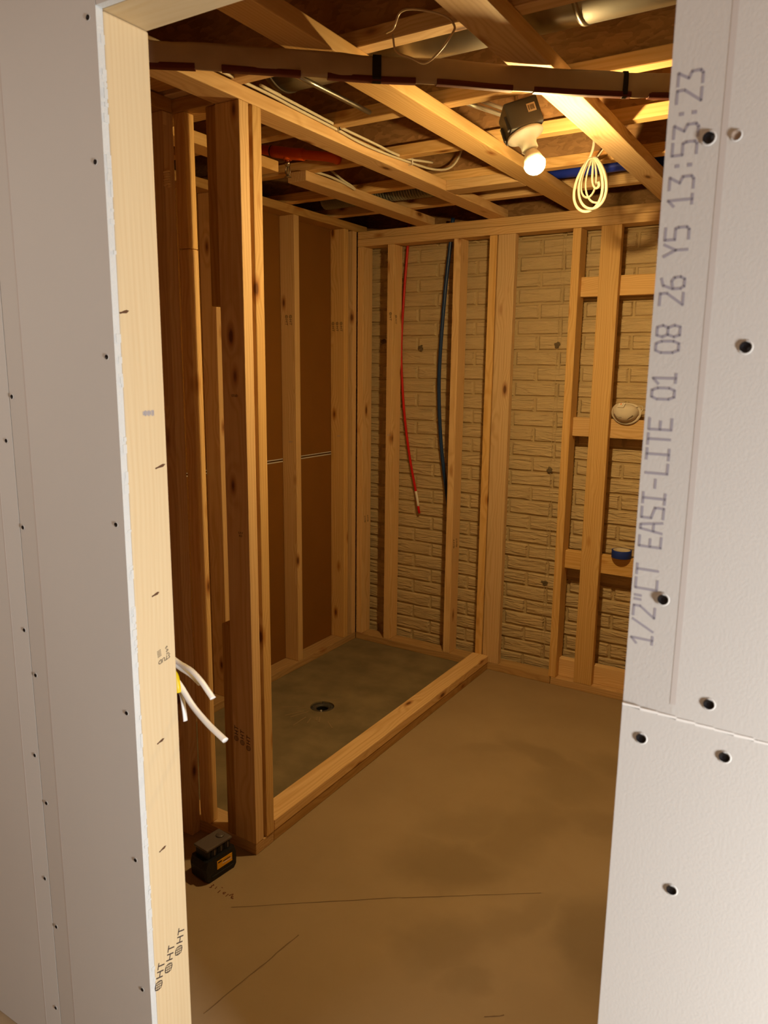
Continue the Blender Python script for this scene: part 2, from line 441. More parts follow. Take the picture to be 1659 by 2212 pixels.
def ht_stamp(parent, loc, right, upv, size=0.017, ring=True, mat=None):
    """the heat-treatment mark HT with its small round emblem before it"""
    mat = mat or STAMP
    r = Vector(right).normalized(); u = Vector(upv).normalized(); n = r.cross(u)
    loc = Vector(loc) + n * 0.0003
    text('stamp', 'HT', size * 1.25, loc, right, upv, mat, parent, shear=0.1, spacing=1.1)
    if ring:
        bm = bmesh.new()
        c = -r * size * 1.5
        for (ra, rb, a0, a1, k) in ((size * .44, size * .50, 0, 2 * math.pi, 18),):
            for i in range(k):
                t0 = a0 + (a1 - a0) * i / k; t1 = a0 + (a1 - a0) * (i + 1) / k
                q = [c + (r * math.cos(t) + u * math.sin(t)) * rad for t, rad in ((t0, ra), (t1, ra), (t1, rb), (t0, rb))]
                bm.faces.new([bm.verts.new(v) for v in q])
        for s in (-.5, -.17, .17, .5):
            h = math.sqrt(max(0, .25 - (s * .45) ** 2)) * size * .85
            for (d, e) in ((r, u), (u, r)):
                p = c + d * size * s * .75
                q = [p - e * h - d * size * .03, p + e * h - d * size * .03, p + e * h + d * size * .03, p - e * h + d * size * .03]
                bm.faces.new([bm.verts.new(v) for v in q])
        o = obj('stamp_emblem', bm, mat, parent)
        o.location = loc - Vector(parent.location)

# ================================================================== SETTING
YB = 3.466          # front plane of the framing in front of the brick wall
YF = 3.593          # face of the formed brick
# floor with the drain hole
DX, DY, DR = -1.948, 2.632, 0.0565
bm = bmesh.new()
outer = [bm.verts.new(p) for p in ((-3.4, -2.3, 0), (2.1, -2.3, 0), (2.1, 4.0, 0), (-3.4, 4.0, 0))]
hole = [bm.verts.new((DX + DR * math.cos(2 * math.pi * k / 28), DY + DR * math.sin(2 * math.pi * k / 28), 0)) for k in range(28)]
edges = [bm.edges.new((outer[i], outer[(i + 1) % 4])) for i in range(4)] + [bm.edges.new((hole[i], hole[(i + 1) % 28])) for i in range(28)]
bmesh.ops.triangle_fill(bm, use_beauty=True, use_dissolve=False, edges=edges)
low = [bm.verts.new((v.co.x, v.co.y, -0.03)) for v in hole]
for i in range(28): bm.faces.new((hole[i], hole[(i + 1) % 28], low[(i + 1) % 28], low[i]))
bmesh.ops.recalc_face_normals(bm, faces=bm.faces)
for f in bm.faces:
    if abs(f.normal.z) > .5 and f.normal.z < 0: f.normal_flip()
floor = tag(obj('floor', bm, FLOOR), kind='structure', label='stained tan concrete slab')

def strip(name, pts, wd, mat, parent, z=0.0006):
    bm = bmesh.new(); P = [Vector((x, y, z)) for x, y in pts]
    prev = None
    for i, p in enumerate(P):
        t = (P[min(i + 1, len(P) - 1)] - P[max(i - 1, 0)]).normalized(); s = Vector((-t.y, t.x, 0)) * wd / 2
        k = 0.55 + 0.9 * random.random()
        a, b = bm.verts.new(p - s * k), bm.verts.new(p + s * k)
        if prev: bm.faces.new((prev[0], a, b, prev[1]))
        prev = (a, b)
    return obj(name, bm, mat, parent)
def jitter_line(a, b, n, j):
    return [(a[0] + (b[0] - a[0]) * i / n + random.uniform(-j, j), a[1] + (b[1] - a[1]) * i / n + random.uniform(-j, j)) for i in range(n + 1)]
strip('crack_line', jitter_line((-1.185, 1.11), (-1.15, 1.44), 16, .0015), .0028, CRACK, floor)
strip('crack_line', jitter_line((-1.384, 1.419), (-0.99, 1.72), 12, .001) + jitter_line((-0.98, 1.725), (-0.636, 1.969), 12, .001), .0022, CRACK, floor)
strip('scratch_mark', jitter_line((-0.70, 1.37), (-0.665, 1.40), 4, .001), .003, CRACK, floor)
strip('scratch_mark', jitter_line((-0.60, 1.47), (-0.56, 1.50), 4, .001), .003, CRACK, floor)

def tube_marks(name, strokes, r, mat, parent):
    bm = bmesh.new()
    for s in strokes: bm_tube(bm, s, r, seg=5, flat=.4, n=3)
    return obj(name, bm, mat, parent)
# handwritten marks in front of the battery
sk = []
for (px, py, ch) in ((-1.500, 1.455, 0), (-1.482, 1.455, 1), (-1.468, 1.463, 2), (-1.462, 1.449, 3), (-1.445, 1.453, 4), (-1.430, 1.450, 5), (-1.418, 1.458, 6), (-1.410, 1.450, 7)):
    k = [[(0, .008), (.006, .005), (.001, 0), (.006, -.005), (0, -.009)], [(0, .006), (.002, -.004)], [(0, .003), (.004, .004)], [(0, .006), (.001, -.006)],
         [(.004, .004), (-.003, .0), (.002, -.005), (.005, .0)], [(0, .006), (.0, -.006)], [(-.006, -.006), (0, .006), (.003, -.006)], [(0, .006), (-.003, -.002), (.006, -.001)]][ch]
    sk.append([(px + a, py + b, .0008) for a, b in k])
tag(tube_marks('handwriting', sk, .0012, MARKER, floor), label='reddish brown handwritten mark on the concrete')
sk = []
for i in range(9):
    a = R(200 + i * 13 + random.uniform(-6, 6)); r0 = .08 + random.random() * .06; r1 = r0 + .03 + random.random() * .08
    sk.append([(DX + 0.03 + r0 * math.cos(a), DY + r0 * math.sin(a), .0006), (DX + 0.03 + r1 * math.cos(a + .1), DY + r1 * math.sin(a + .1), .0006)])
tube_marks('trowel_mark', sk, .003, plain('dust_streak', srgb(150, 132, 102), .95), floor)

# shower drain
dr = tag(empty('floor_drain', (DX, DY, -0.02)), 'round dark shower drain flange sunk in the bare slab', 'drain')
lathe('flange', [(.0275, -.01), (.0275, .011), (.034, .016), (.053, .015), (.0555, .010), (.0555, -.01)], DRAIN, dr, seg=28)
lathe('pipe', [(.0, -.12), (.027, -.118), (.027, .008)], VOID, dr, seg=24)
for k in range(4):
    a = R(30 + 90 * k)
    lathe('bolt', [(.0, .024), (.0045, .023), (.0045, .014)], STEEL if k == 3 else DRAIN, dr, (.0445 * math.cos(a), .0445 * math.sin(a), 0), 8)

# ---- back wall of formed concrete bricks
wb = tag(box('wall_back', (-3.3, 2.0, YF + .008, YF + .15, -0.02, 2.262), MORTAR), kind='structure', label='brick-patterned concrete basement wall')
def brick_mesh(w_, h_, seed):
    rs = random.Random(seed)
    bm = bmesh.new()
    d = .010
    j = lambda: rs.uniform(-.0012, .0012)
    nx = 4
    a = []; b = []; mid = []
    for i in range(nx + 1):
        x = -w_ / 2 + w_ * i / nx
        xi = max(-w_ / 2 + .007, min(w_ / 2 - .007, x))
        a.append((x, 0, -h_ / 2)); b.append((xi + j(), -d + j(), -h_ / 2 + .006 + j()))
        mid.append((xi + j(), -d - .001 + j(), h_ / 2 - .005 + j()))
    top = [(-w_ / 2 + w_ * i / nx, 0, h_ / 2) for i in range(nx + 1)]
    rows = [[bm.verts.new(v) for v in r] for r in (a, b, mid, top)]
    for q, s in zip(rows, rows[1:]):
        for i in range(nx): bm.faces.new((q[i], q[i + 1], s[i + 1], s[i]))
    bm.faces.new([rows[i][0] for i in (0, 1, 2, 3)]); bm.faces.new([rows[i][-1] for i in (3, 2, 1, 0)])
    bmesh.ops.recalc_face_normals(bm, faces=bm.faces)
    me = bpy.data.meshes.new('brick'); bm.to_mesh(me); bm.free(); me.materials.append(BRICK)
    return me
BW, BH = .2245, .0749
variants = [brick_mesh(BW - .009, BH - .009, s) for s in range(6)]
wloc = Vector(wb.location)
rest = bmesh.new(); nb = 0
for row in range(-4, 26):
    z = .300 + BH * row + BH / 2
    if z > 2.262: continue
    off = -1.338 + BW / 2 if row % 2 == 0 else -1.452 + BW / 2
    for k in range(-9, 15):
        x = off + BW * k
        if x < -3.25 or x > 1.95: continue
        if -2.47 < x < -0.56:
            o = bpy.data.objects.new('brick', variants[(row * 7 + k * 3) % 6])
            o.location = Vector((x, YF + .008, z)) - wloc
            o.rotation_euler = (0, 0, math.pi * 0)
            link(o, wb); nb += 1
        else:
            bm_box(rest, x - .107 - wloc.x, x + .107 - wloc.x, YF - .001 - wloc.y, YF + .010 - wloc.y, z - .033 - wloc.z, z + .033 - wloc.z)
tag(obj('brick_field', rest, BRICK, wb), kind='stuff')
# lumps and seam left by the form ties
for (x, z) in ((-1.238, 1.677), (-1.240, 1.066), (-1.237, .483), (-2.225, 1.70), (-1.99, 1.665)):
    bm = bmesh.new(); bmesh.ops.create_icosphere(bm, subdivisions=2, radius=.013)
    for v in bm.verts:
        v.co = Vector((v.co.x * 1.2, v.co.y * .5, v.co.z * 1.1)) * (1 + .9 * noise.noise(v.co * 120 + Vector((x, z, 0)) * 9))
    o = obj('form_tie_lump', bm, LUMP, wb); o.location = Vector((x, YF - .002, z)) - wloc
bm = bmesh.new()
for dx in (0, .016):
    zz = 2.18
    while zz > .10:
        l = random.uniform(.04, .13)
        bm_tube(bm, [(-1.238 + dx + random.uniform(-.003, .003), YF - .0015, zz), (-1.238 + dx + random.uniform(-.003, .003), YF - .0015, zz - l / 2), (-1.238 + dx, YF - .0015, zz - l)], .0016, seg=5, n=2)
        zz -= l + random.uniform(.0, .03)
o = obj('form_seam', bm, MORTAR, wb); o.location = -wloc

# ---- outer shell; unseen side and hall walls added to contain and bounce light
def shell(name, b, mat, label=None): return tag(box(name, b, mat), kind='structure', label=label)
shell('ceiling', (-3.4, 2.1, .86, 4.0, 2.601, 2.62), OSB, 'strand board subfloor above the joists')
shell('wall_far_left', (-3.4, -3.3, .95, 4.0, -.01, 2.6), KRAFT)
shell('wall_right', (1.0, 1.013, .96, YB, 0, 2.3), KRAFT)
shell('ceiling_hall', (-2.4, 2.1, -2.3, .84, 2.30, 2.32), OSB)
shell('wall_hall_left', (-2.4, -2.38, -2.3, .84, 0, 2.30), KRAFT)
shell('wall_hall_right', (2.05, 2.07, -2.3, .84, 0, 2.30), KRAFT)
shell('wall_hall_rear', (-2.4, 2.1, -2.32, -2.3, 0, 2.30), KRAFT)
tag(box('rim_board', (-3.3, 2.0, 3.70, 3.74, 2.262, 2.60), OSB), 'dark rim board closing the joist ends above the brick wall', 'rim board')

# ---- left wall: brown backs of two drywall sheets
wl = tag(empty('wall_left', (-2.409, .95, 0)), kind='structure', label='backs of drywall sheets behind the left studs')
box('drywall_sheet', (-2.422, -2.4095, .95, 3.58, .012, 1.0925), KRAFT, wl)
box('drywall_sheet', (-2.422, -2.4095, .95, 3.58, 1.0965, 2.30), KRAFT, wl)
tag(box('sheet_edge', (-2.4094, -2.4086, .95, 3.57, 1.0855, 1.0905), GYPSUM, wl), label='white factory edge of the lower sheet')
tag(box('sheet_edge', (-2.4094, -2.4086, .95, 3.57, 1.0985, 1.1030), GYPSUM, wl), label='white factory edge of the upper sheet')

# ---- front wall (doorway wall) in drywall
YD, YW = .844, .857
wf = tag(empty('wall_front', (-1.05, YD, 0)), kind='structure', label='grey drywall around the doorway')
def sheet(x0, x1, z0, z1, taper_lo=False, taper_hi=False, poly=None):
    """sheet with tapered long edges"""
    prof = []
    T, D = .055, .0016
    if taper_lo: prof += [(x0, YD + D), (x0 + T, YD)]
    else: prof += [(x0, YD)]
    if taper_hi: prof += [(x1 - T, YD), (x1, YD + D)]
    else: prof += [(x1, YD)]
    prof += [(x1, YW), (x0, YW)]
    org = Vector((x0, YD, z0)); bm = bmesh.new()
    z0b, z1b = (z0, z0), (z1, z1)
    if poly: z0b, z1b = poly
    f = lambda x, zz: zz[0] + (zz[1] - zz[0]) * (x - x0) / (x1 - x0)
    lo = [bm.verts.new(Vector((x, y, f(x, z0b))) - org) for x, y in prof]
    hi = [bm.verts.new(Vector((x, y, f(x, z1b))) - org) for x, y in prof]
    fs = [bm.faces.new(lo), bm.faces.new(hi[::-1])]
    side = []
    for i in range(len(prof)):
        fc = bm.faces.new((lo[i], hi[i], hi[(i + 1) % len(prof)], lo[(i + 1) % len(prof)])); side.append(fc)
    bmesh.ops.recalc_face_normals(bm, faces=bm.faces)
    for fc in bm.faces:
        if abs(fc.normal.y) < .5: fc.material_index = 1      # cut edges show the white core
        elif fc.normal.y > 0: fc.material_index = 2          # brown paper on the back
    o = obj('drywall_sheet', bm, None, wf); o.data.materials.append(DRYWALL); o.data.materials.append(GYPSUM); o.data.materials.append(KRAFT)
    o.location = org - Vector(wf.location)
    return o
XJ, XR = -1.048, -.189
s1 = sheet(-1.3565, XJ, .01, 2.297, taper_lo=True)
s2 = sheet(-2.38, -1.3585, .01, 2.297, taper_hi=True)
s3 = sheet(XJ + .0015, 1.2, 2.0985, 2.297)
s4 = sheet(XR, 1.05, 1.178, 2.097, taper_lo=True, poly=((1.1785, 1.1215), (2.097, 2.097)))
s5 = sheet(XR, 1.05, .01, 1.174, poly=((.01, .01), (1.1755, 1.1185)))
s6 = sheet(1.052, 2.05, .01, 2.297)
tag(s1, label='narrow grey sheet with a white cut edge left of the doorway')
tag(s4, label='upper right grey sheet printed along its tapered edge')
tag(s5, label='lower right grey sheet under the slanted joint')
# torn white paper edge along the slanted joint
bm = bmesh.new()
n = 60
for i in range(n):
    x = XR + i * 1.2 / n; t = (x - XR) / 1.239
    zc = 1.1770 - .0575 * t + random.uniform(-.0004, .0004)
    wdt = .0022 + .0008 * random.random()
    bm_box(bm, x, x + 1.2 / n, YD - .0006, YD + .002, zc - wdt / 2, zc + wdt / 2)
o = obj('torn_paper_edge', bm, plain('torn_white_paper', srgb(240, 240, 236), .9), wf); o.location = -Vector(wf.location)
# torn chips along the cut edge of the left sheet
bm = bmesh.new()
for i in range(60):
    z = random.uniform(.1, 2.05); l = random.uniform(.004, .02)
    bm_box(bm, XJ - .0012, XJ + random.uniform(.0003, .0012), YD + random.uniform(.004, .010), YW + .0008, z, z + l)
o = obj('torn_paper_chip', bm, GYPSUM, wf); o.location = -Vector(wf.location)
# taper lines: the left pair paints faint shading, the right a paper seam
box('seam_and_shade_line', (-1.3045, -1.3005, YD - .00008, YD + .001, .02, 2.09), SEAM_SHADE, wf)
box('seam_and_shade_line', (-1.4145, -1.4105, YD - .00008, YD + .001, .02, 2.29), SEAM_SHADE, wf)
box('seam_and_shade_line', (-.1370, -.1310, YD - .00008, YD + .001, 1.19, 2.09), SEAM_SHADE, wf)
# screws with raised paper rings
bm = bmesh.new(); bm_lathe(bm, [(.0044, -.0002), (.0054, .0005), (.0066, .0)], 16)
RING = bpy.data.meshes.new('screw_dimple'); bm.to_mesh(RING); bm.free(); RING.materials.append(DRYWALL)
bm = bmesh.new(); bm_lathe(bm, [(.00001, .0001), (.0020, .0001), (.0048, .0012)], 14)
HEAD = bpy.data.meshes.new('screw'); bm.to_mesh(HEAD); bm.free(); HEAD.materials.append(SCREW)
HOLE = HEAD.copy(); HOLE.name = 'screw_hole'; HOLE.materials.clear(); HOLE.materials.append(plain('dusty_screw', srgb(150, 132, 116), .8))
def screw(x, z, parent, yy=YD, s=1.0):
    base = Vector((x, yy - .0003, z)) - Vector(parent.location)
    for me, nm in ((RING, 'screw_dimple'), (HOLE if x == -.123 else HEAD, 'screw')):
        o = bpy.data.objects.new(nm, me); o.location = base; o.rotation_euler = (R(90), 0, 0); o.scale = (s, s, 1)
        link(o, parent)
for x, z in ((-1.069, 1.285), (-1.068, 1.572), (-1.068, 1.877), (-1.066, 2.085), (-1.070, .931), (-1.069, .629), (-1.071, .340),
             (-1.347, 1.498), (-1.346, 1.246), (-1.370, 1.031), (-1.371, .466), (-1.344, .359), (-1.371, .139), (-1.370, .756), (-1.343, .655), (-1.377, 1.413), (-1.344, .94)):
    screw(x, z, wf, YD + (.0010 if -1.38 < x < -1.33 else 0), .8)
for x, z in ((-.148, 1.786), (-.123, 1.785), (-.096, 1.584), (-.154, 1.310), (-.097, 1.200), (-.165, 1.140), (-.076, 1.143), (-.117, .961), (-.15, .74)):
    screw(x, z, wf, YD, 1.15 if x != -.123 else .9)
# printed line up the tapered edge
GLYPH = {'1': [[(0, 3), (1, 4)], [(1, 4), (1, 0)], [(.2, 0), (1.8, 0)]], '/': [[(0, 0), (2, 4)]], '"': [[(.5, 4), (.5, 2.8)], [(1.3, 4), (1.3, 2.8)]],
         '2': [[(0, 4), (2, 4)], [(2, 4), (2, 2.8), (0, 0)], [(0, 0), (2, 0)]], 'C': [[(2, 4), (0, 4)], [(0, 4), (0, 0)], [(0, 0), (1.9, 0)]],
         'T': [[(0, 4), (2, 4)], [(1, 4), (1, 0)]], 'E': [[(2, 4), (0, 4)], [(0, 4), (0, 0)], [(0, 0), (2, 0)], [(0, 2), (1.5, 2)]],
         'A': [[(0, 0), (.6, 4)], [(.6, 4), (1.4, 4), (2, 0)], [(.3, 1.6), (1.7, 1.6)]], 'S': [[(2, 4), (0, 4), (0, 2.2)], [(0, 2.2), (2, 1.6)], [(2, 1.6), (2, 0), (0, 0)]],
         'I': [[(0, 4), (2, 4)], [(1, 4), (1, 0)], [(0, 0), (2, 0)]], '-': [[(.2, 2), (1.8, 2)]], 'L': [[(.2, 4), (.2, 0)], [(.2, 0), (2, 0)]],
         '0': [[(.4, 4), (0, 3), (0, 1), (.4, 0), (1.6, 0), (2, 1), (2, 3), (1.6, 4), (.4, 4)]], '8': [[(.3, 4), (1.7, 4), (2, 3), (1.6, 2.1), (.4, 2.1), (0, 3), (.3, 4)], [(.4, 2.1), (0, 1), (.3, 0), (1.7, 0), (2, 1), (1.6, 2.1)]],
         '6': [[(1.8, 4), (.6, 3.6), (0, 2), (0, .6), (.4, 0), (1.6, 0), (2, .7), (1.9, 1.7), (1.3, 2.2), (0, 1.9)]], 'Y': [[(0, 4), (1, 2)], [(2, 4), (1, 2)], [(1, 2), (1, 0)]],
         '5': [[(2, 4), (0, 4), (0, 2.3), (1.8, 2.3), (2, 1.8), (2, .4), (1.6, 0), (0, 0)]], '3': [[(0, 4), (2, 4)], [(2, 4), (1.0, 2.3)], [(1.0, 2.3), (2, 1.8), (2, .4), (1.5, 0), (0, 0)]],
         ':': [[(.9, 3.0), (1.2, 3.0)], [(.9, .9), (1.2, .9)]]}
bm = bmesh.new()
msg = '1/2"CT EASI-LITE 01 08 26 Y5 13:53:23'
o0 = Vector((-.1620, YD - .0003, 1.2535)); d_up = Vector((.0065, 0, 1)).normalized(); d_left = Vector((-1, 0, .0065)).normalized()
for i, ch in enumerate(msg):
    for k, st_ in enumerate(GLYPH.get(ch, [])):
        for a, b_ in zip(st_, st_[1:]):
            p = o0 + d_up * (i * .01625 + a[0] * .0059) + d_left * (a[1] * .0058)
            q = o0 + d_up * (i * .01625 + b_[0] * .0059) + d_left * (b_[1] * .0058)
            t = (q - p).normalized(); n_ = t.cross(Vector((0, 1, 0))) * (.0014 if ch != ':' else .0024)
            p = p - t * .0008; q = q + t * .0008
            def on_sheet(v):      # lay the ink on the tapered paper surface
                f_ = min(1, max(0, (v.x - XR) / .055))
                return Vector((v.x, YD + .0016 * (1 - f_) - .00012, v.z))
            bm.faces.new([bm.verts.new(on_sheet(v)) for v in (p - n_, q - n_, q + n_, p + n_)])
o = obj('printed_text', bm, INK, wf); o.location = -Vector(wf.location)

# ================================================================== DOORWAY FRAMING
jamb = lumber('stud', (-1.086, XJ, YW + .0005, .9465, .0, 2.0965), 'Z', 'pale doorway jamb stud beside the left grey drywall', 'stud', PINE)
head = lumber('header_board', (-1.086, .3, YW + .0005, .9465, 2.0975, 2.1355), 'X', 'pale header board across the top of the doorway', 'board', PINE)
lumber('stud', (XR + .001, XR + .039, YW + .0005, .9465, .0, 2.0965), 'Z', 'doorway stud hidden behind the right drywall', 'stud', PINE)
for (y, z) in ((.872, .373), (.899, .393), (.927, .413)):
    ht_stamp(jamb, (XJ, y, z), (0, .25, 1), (0, -1, .25), .0200)
text('stamp', 'STUD', .012, (XJ + .0004, .918, 1.016), (0, -1, -.22), (0, -.1, -1), STAMP, jamb)
text('stamp', 'S-P-F', .0085, (XJ + .0004, .925, 1.031), (0, -.25, 1), (0, 1, .25), STAMP, jamb)
for i in range(5):
    text('stamp', '---', .010, (XJ + .0004, .907 - .0003 * i, 1.024 + .0028 * i), (0, -1, -.25), (0, -.2, -1), STAMP, jamb)
ht_stamp(jamb, (XJ, .939, 1.040), (0, .1, -1), (0, 1, .1), .0001)
bm = bmesh.new()
for i in range(16):
    y = -.012 + i * .0016 + random.uniform(-.0005, .0005); h = random.uniform(.003, .006)
    q = [(0, y, -h), (0, y + .0011, -h), (0, y + .0011, h * .8), (0, y, h * .8)]
    bm.faces.new([bm.verts.new(v) for v in q])
o = obj('smeared_stamp', bm, INK, jamb); o.location = Vector((XJ + .0004, .908, 1.477)) - Vector(jamb.location)
# torn knots in the jamb face
KNOTDARK = plain('open_knot', srgb(92, 62, 40), .9)
for (y, z, l) in ((.930, 1.380, .016), (.900, .856, .012), (.905, 1.146, .012), (.868, 1.646, .013), (.892, .632, .012)):
    bm = bmesh.new(); bmesh.ops.create_icosphere(bm, subdivisions=2, radius=1)
    for v in bm.verts: v.co = Vector((v.co.x * .0008, v.co.y * l * (1 - .2 * abs(v.co.y)), v.co.z * .0022 * (1 + .5 * math.sin(v.co.y * 5)))) 
    o = obj('knot', bm, KNOTDARK, jamb); o.rotation_euler = (R(14), 0, 0); o.location = Vector((XJ, y, z)) - Vector(jamb.location)

# ================================================================== PARTITION NEAR THE DOOR
PY0, PY1 = 1.639, 1.7275
lumber('bottom_plate', (-2.40, -1.481, PY0, PY1, 0.0, .038), 'X', 'short bottom plate under the near corner post, its end grain showing', 'plate', TREATED)
pa = lumber('stud', (-1.569, -1.480, PY0, PY0 + .038, .0385, 2.2615), 'Z', 'near corner post stud with a broad dark face, stamped near its foot', 'stud')
lumber('stud', (-1.569, -1.478, PY1 - .038, PY1 - .001, .0385, 2.2615), 'Z', 'rear corner post stud with a chipped edge, facing the shower', 'stud')
lumber('spacer_board', (-1.569, -1.500, PY0 + .0385, PY1 - .0390, .05, 2.26), 'Z', 'thin spacer board recessed between the two corner post studs', 'board', TREATED)
lumber('stud_offcut', (-1.6075, -1.5695, PY0 + .005, PY0 + .040, 1.728, 2.2615), 'Z', 'short upper stud offcut hanging beside the corner post', 'board', TREATED)
lumber('stud_offcut', (-1.6075, -1.5695, PY0 + .005, PY0 + .040, .0385, .765), 'Z', 'short lower stud offcut standing beside the corner post', 'board', TREATED)
lumber('stud', (-1.728, -1.685, PY0, PY0 + .038, .0385, 1.893), 'Z', 'brightly lit wavy stud left of the corner post, below the splice', 'stud', bev=.004)
lumber('stud', (-1.7275, -1.6855, PY0, PY0 + .037, 1.8942, 2.2615), 'Z', 'short upper length of the spliced stud left of the corner post', 'stud')
ds = lumber('stud', (-1.819, -1.730, 1.6005, 1.6385, 0.0, 2.2615), 'Z', 'dark stud standing flat just beyond the door jamb', 'stud')
lumber('stud', (-1.857, -1.8195, 1.55, 1.6385, 0.0, 2.2615), 'Z', 'dark side stud hidden behind the doorway jamb', 'stud')
lumber('top_plate', (-2.40, -1.571, PY0, PY1, 2.262, 2.300), 'X', 'top plate over the spliced stud, butting the long ceiling board', 'plate', TREATED)
lumber('top_plate', (-1.819, -1.730, .96, PY0 - .001, 2.262, 2.300), 'Y', 'short top plate running back toward the doorway', 'plate', TREATED)
lumber('blocking', (-1.728, -1.572, 1.500, 1.588, 2.302, 2.340), 'X', 'dark blocking between the top plate and the first joist', 'board', TREATED)
# splintered plugs on the dark stud
sp = empty('splintered_plug', (-1.7305, 1.604, 2.080)); tag(sp, 'pale frayed wood plug on the dark stud by the jamb', 'wood plug')
bm = bmesh.new()
P = [(0.004 + .010 * math.cos(t * 2.1), .006 * math.sin(t * 2.1), -.02 + t * .0022) for t in range(0, 20)]
bm_tube(bm, P, .0042, seg=6, n=3)
obj('coil', bm, TWINE, sp, smooth=True)
box('core', (-1.738, -1.722, 1.600, 1.614, 2.062, 2.104), TWINE, sp, .003)
tag(box('shim', (-1.7298, -1.7265, 1.600, 1.612, 2.224, 2.258), TWINE, None, .001), 'thin pale shim at the top of the dark stud', 'shim')
for i, (x, z) in enumerate(((-1.552, .418), (-1.527, .410), (-1.502, .398))):
    ht_stamp(pa, (x, PY0, z), (0.05, 0, 1), (-1, 0, .05), .018)
text('stamp', 'STUD', .010, (-1.522, PY0 - .0004, 1.474), (1, 0, 0), (0, 0, 1), STAMP, pa)
text('stamp', 'S-P-F\nKD', .009, (-1.513, PY0 - .0004, 1.063), (1, 0, 0), (0, 0, 1), STAMP, pa)

# ================================================================== CURB
lumber('curb_board', (-1.5705, -1.4815, PY1 + .0015, YB - .0005, 0, .038), 'Y', 'lower curb board lying on the floor, with large dark knots', 'board', TREATED)
lumber('curb_board', (-1.5685, -1.4790, PY1 + .0025, YB - .0005, .0385, .0765), 'Y', 'upper curb board, worn yellow, on top of the lower one', 'board')

# ================================================================== LEFT WALL FRAMING
XL0, XL1 = -2.409, -2.320
lumber('bottom_plate', (XL0 + .0005, XL1, PY1 + .002, 3.465, 0, .038), 'Y', 'bottom plate along the brown drywall, left edge of the shower', 'plate', TREATED)
lumber('top_plate', (XL0 + .0005, XL1, PY1 + .002, 3.56, 2.262, 2.300), 'Y', 'long top plate above the brown drywall', 'plate', TREATED)
names = {1.98: 'hidden left wall stud nearest the doorway partition', 2.40: 'left wall stud mostly hidden behind the corner post',
         2.93: 'left wall stud with brown knots in the middle of the shower side', 3.346: 'left wall stud next to the back corner, stamped above mid height', 3.424: 'last left wall stud tight in the back corner'}
LS = {}
for y, lb in names.items():
    y1 = y + .038
    LS[y] = lumber('stud', (XL0 + .0005, XL1, y, y1, .0385, 2.2615), 'Z', lb, 'stud')
for x in (-2.372, -2.347): ht_stamp(LS[2.93], (x, 2.93, 1.770), (0, 0, -1), (1, 0, 0), .017)
for x in (-2.392, -2.366, -2.340): ht_stamp(LS[3.346], (x, 3.346, 1.760), (0, 0, -1), (1, 0, 0), .017)
for k in (2.93, 3.346): text('stamp', 'S-P-F', .011, (-2.355, k - .0004, 1.19), (1, 0, 0), (0, 0, 1), INK, LS[k])

# ================================================================== BACK WALL FRAMING
def bstud(x0, x1, y0, y1, z0, z1, lb, mats=None): return lumber('stud', (x0, x1, y0, y1, z0, z1), 'Z', lb, 'stud', mats)
lumber('bottom_plate', (-2.3195, -1.1405, YB, YB + .089, 0, .038), 'X', 'bottom plate under the brick wall studs, from the corner past the curb', 'plate', TREATED)
lumber('bottom_plate', (-1.1385, .95, YB, YB + .089, 0, .038), 'X', 'bottom plate under the shelf bay, right of the plate joint', 'plate', TREATED)
lumber('top_plate', (-2.318, .95, YB, YB + .089, 2.186, 2.2235), 'X', 'lower top plate over the brick wall studs', 'plate')
lumber('top_plate', (-2.318, .95, YB + .001, YB + .089, 2.2242, 2.2617), 'X', 'upper top plate over the brick wall studs', 'plate')
S0 = bstud(-2.317, -2.279, YB, YB + .089, .0385, 2.1855, 'leftmost stud of the brick wall, in the corner')
S1 = bstud(-2.130, -2.092, YB, YB + .089, .0385, 2.1855, 'stud just left of the red tube')
S2 = bstud(-1.748, -1.710, YB, YB + .089, .0385, 2.1855, 'stud just right of the blue tube')
bstud(-1.5575, -1.5195, YB + .001, YB + .089, .0385, 2.1855, 'stud on edge at the end of the curb')
bstud(-1.5130, -1.4240, YB, YB + .038, .0385, 2.1855, 'broad flat stud with flame grain above the curb end')
bstud(-1.1500, -1.1120, YB, YB + .089, .0385, 2.1855, 'stud at the left end of the three shelf blocks')
bstud(-1.0220, -.9320, YB, YB + .0375, .0385, 2.1855, 'broad flat stud nailed over the shelf blocks')
bstud(-.7050, -.6670, YB, YB + .089, .0385, 2.1855, 'stud behind the right drywall holding the block ends')
for z0, z1, lb in ((1.888, 1.975, 'highest shelf block between the studs'), (1.250, 1.338, 'shelf block carrying the white dust mask'),
                   (.602, .691, 'shelf block carrying the blue tape roll'), (.0385, .132, 'lowest block sitting on the bottom plate')):
    lumber('shelf_block', (-1.1115, -.7055, YB + .038, YB + .076, z0, z1), 'X', lb, 'block')
ht_stamp(S1, (-2.108, YB, 1.815), (0, 0, -1), (1, 0, 0), .015)
ht_stamp(S1, (-2.092, YB + .03, 1.80), (0, 0, -1), (0, 1, 0), .016)
for y in (YB + .022, YB + .055): ht_stamp(S2, (-1.710, y, .655), (0, 0, 1), (0, -1, 0), .017)
for y in (YB + .03, YB + .06): ht_stamp(S0, (-2.279, y, .72), (0, 0, 1), (0, -1, 0), .014)
text('stamp', 'S-P-F', .010, (-2.108, YB - .0004, 1.20), (1, 0, 0), (0, 0, 1), INK, S1)

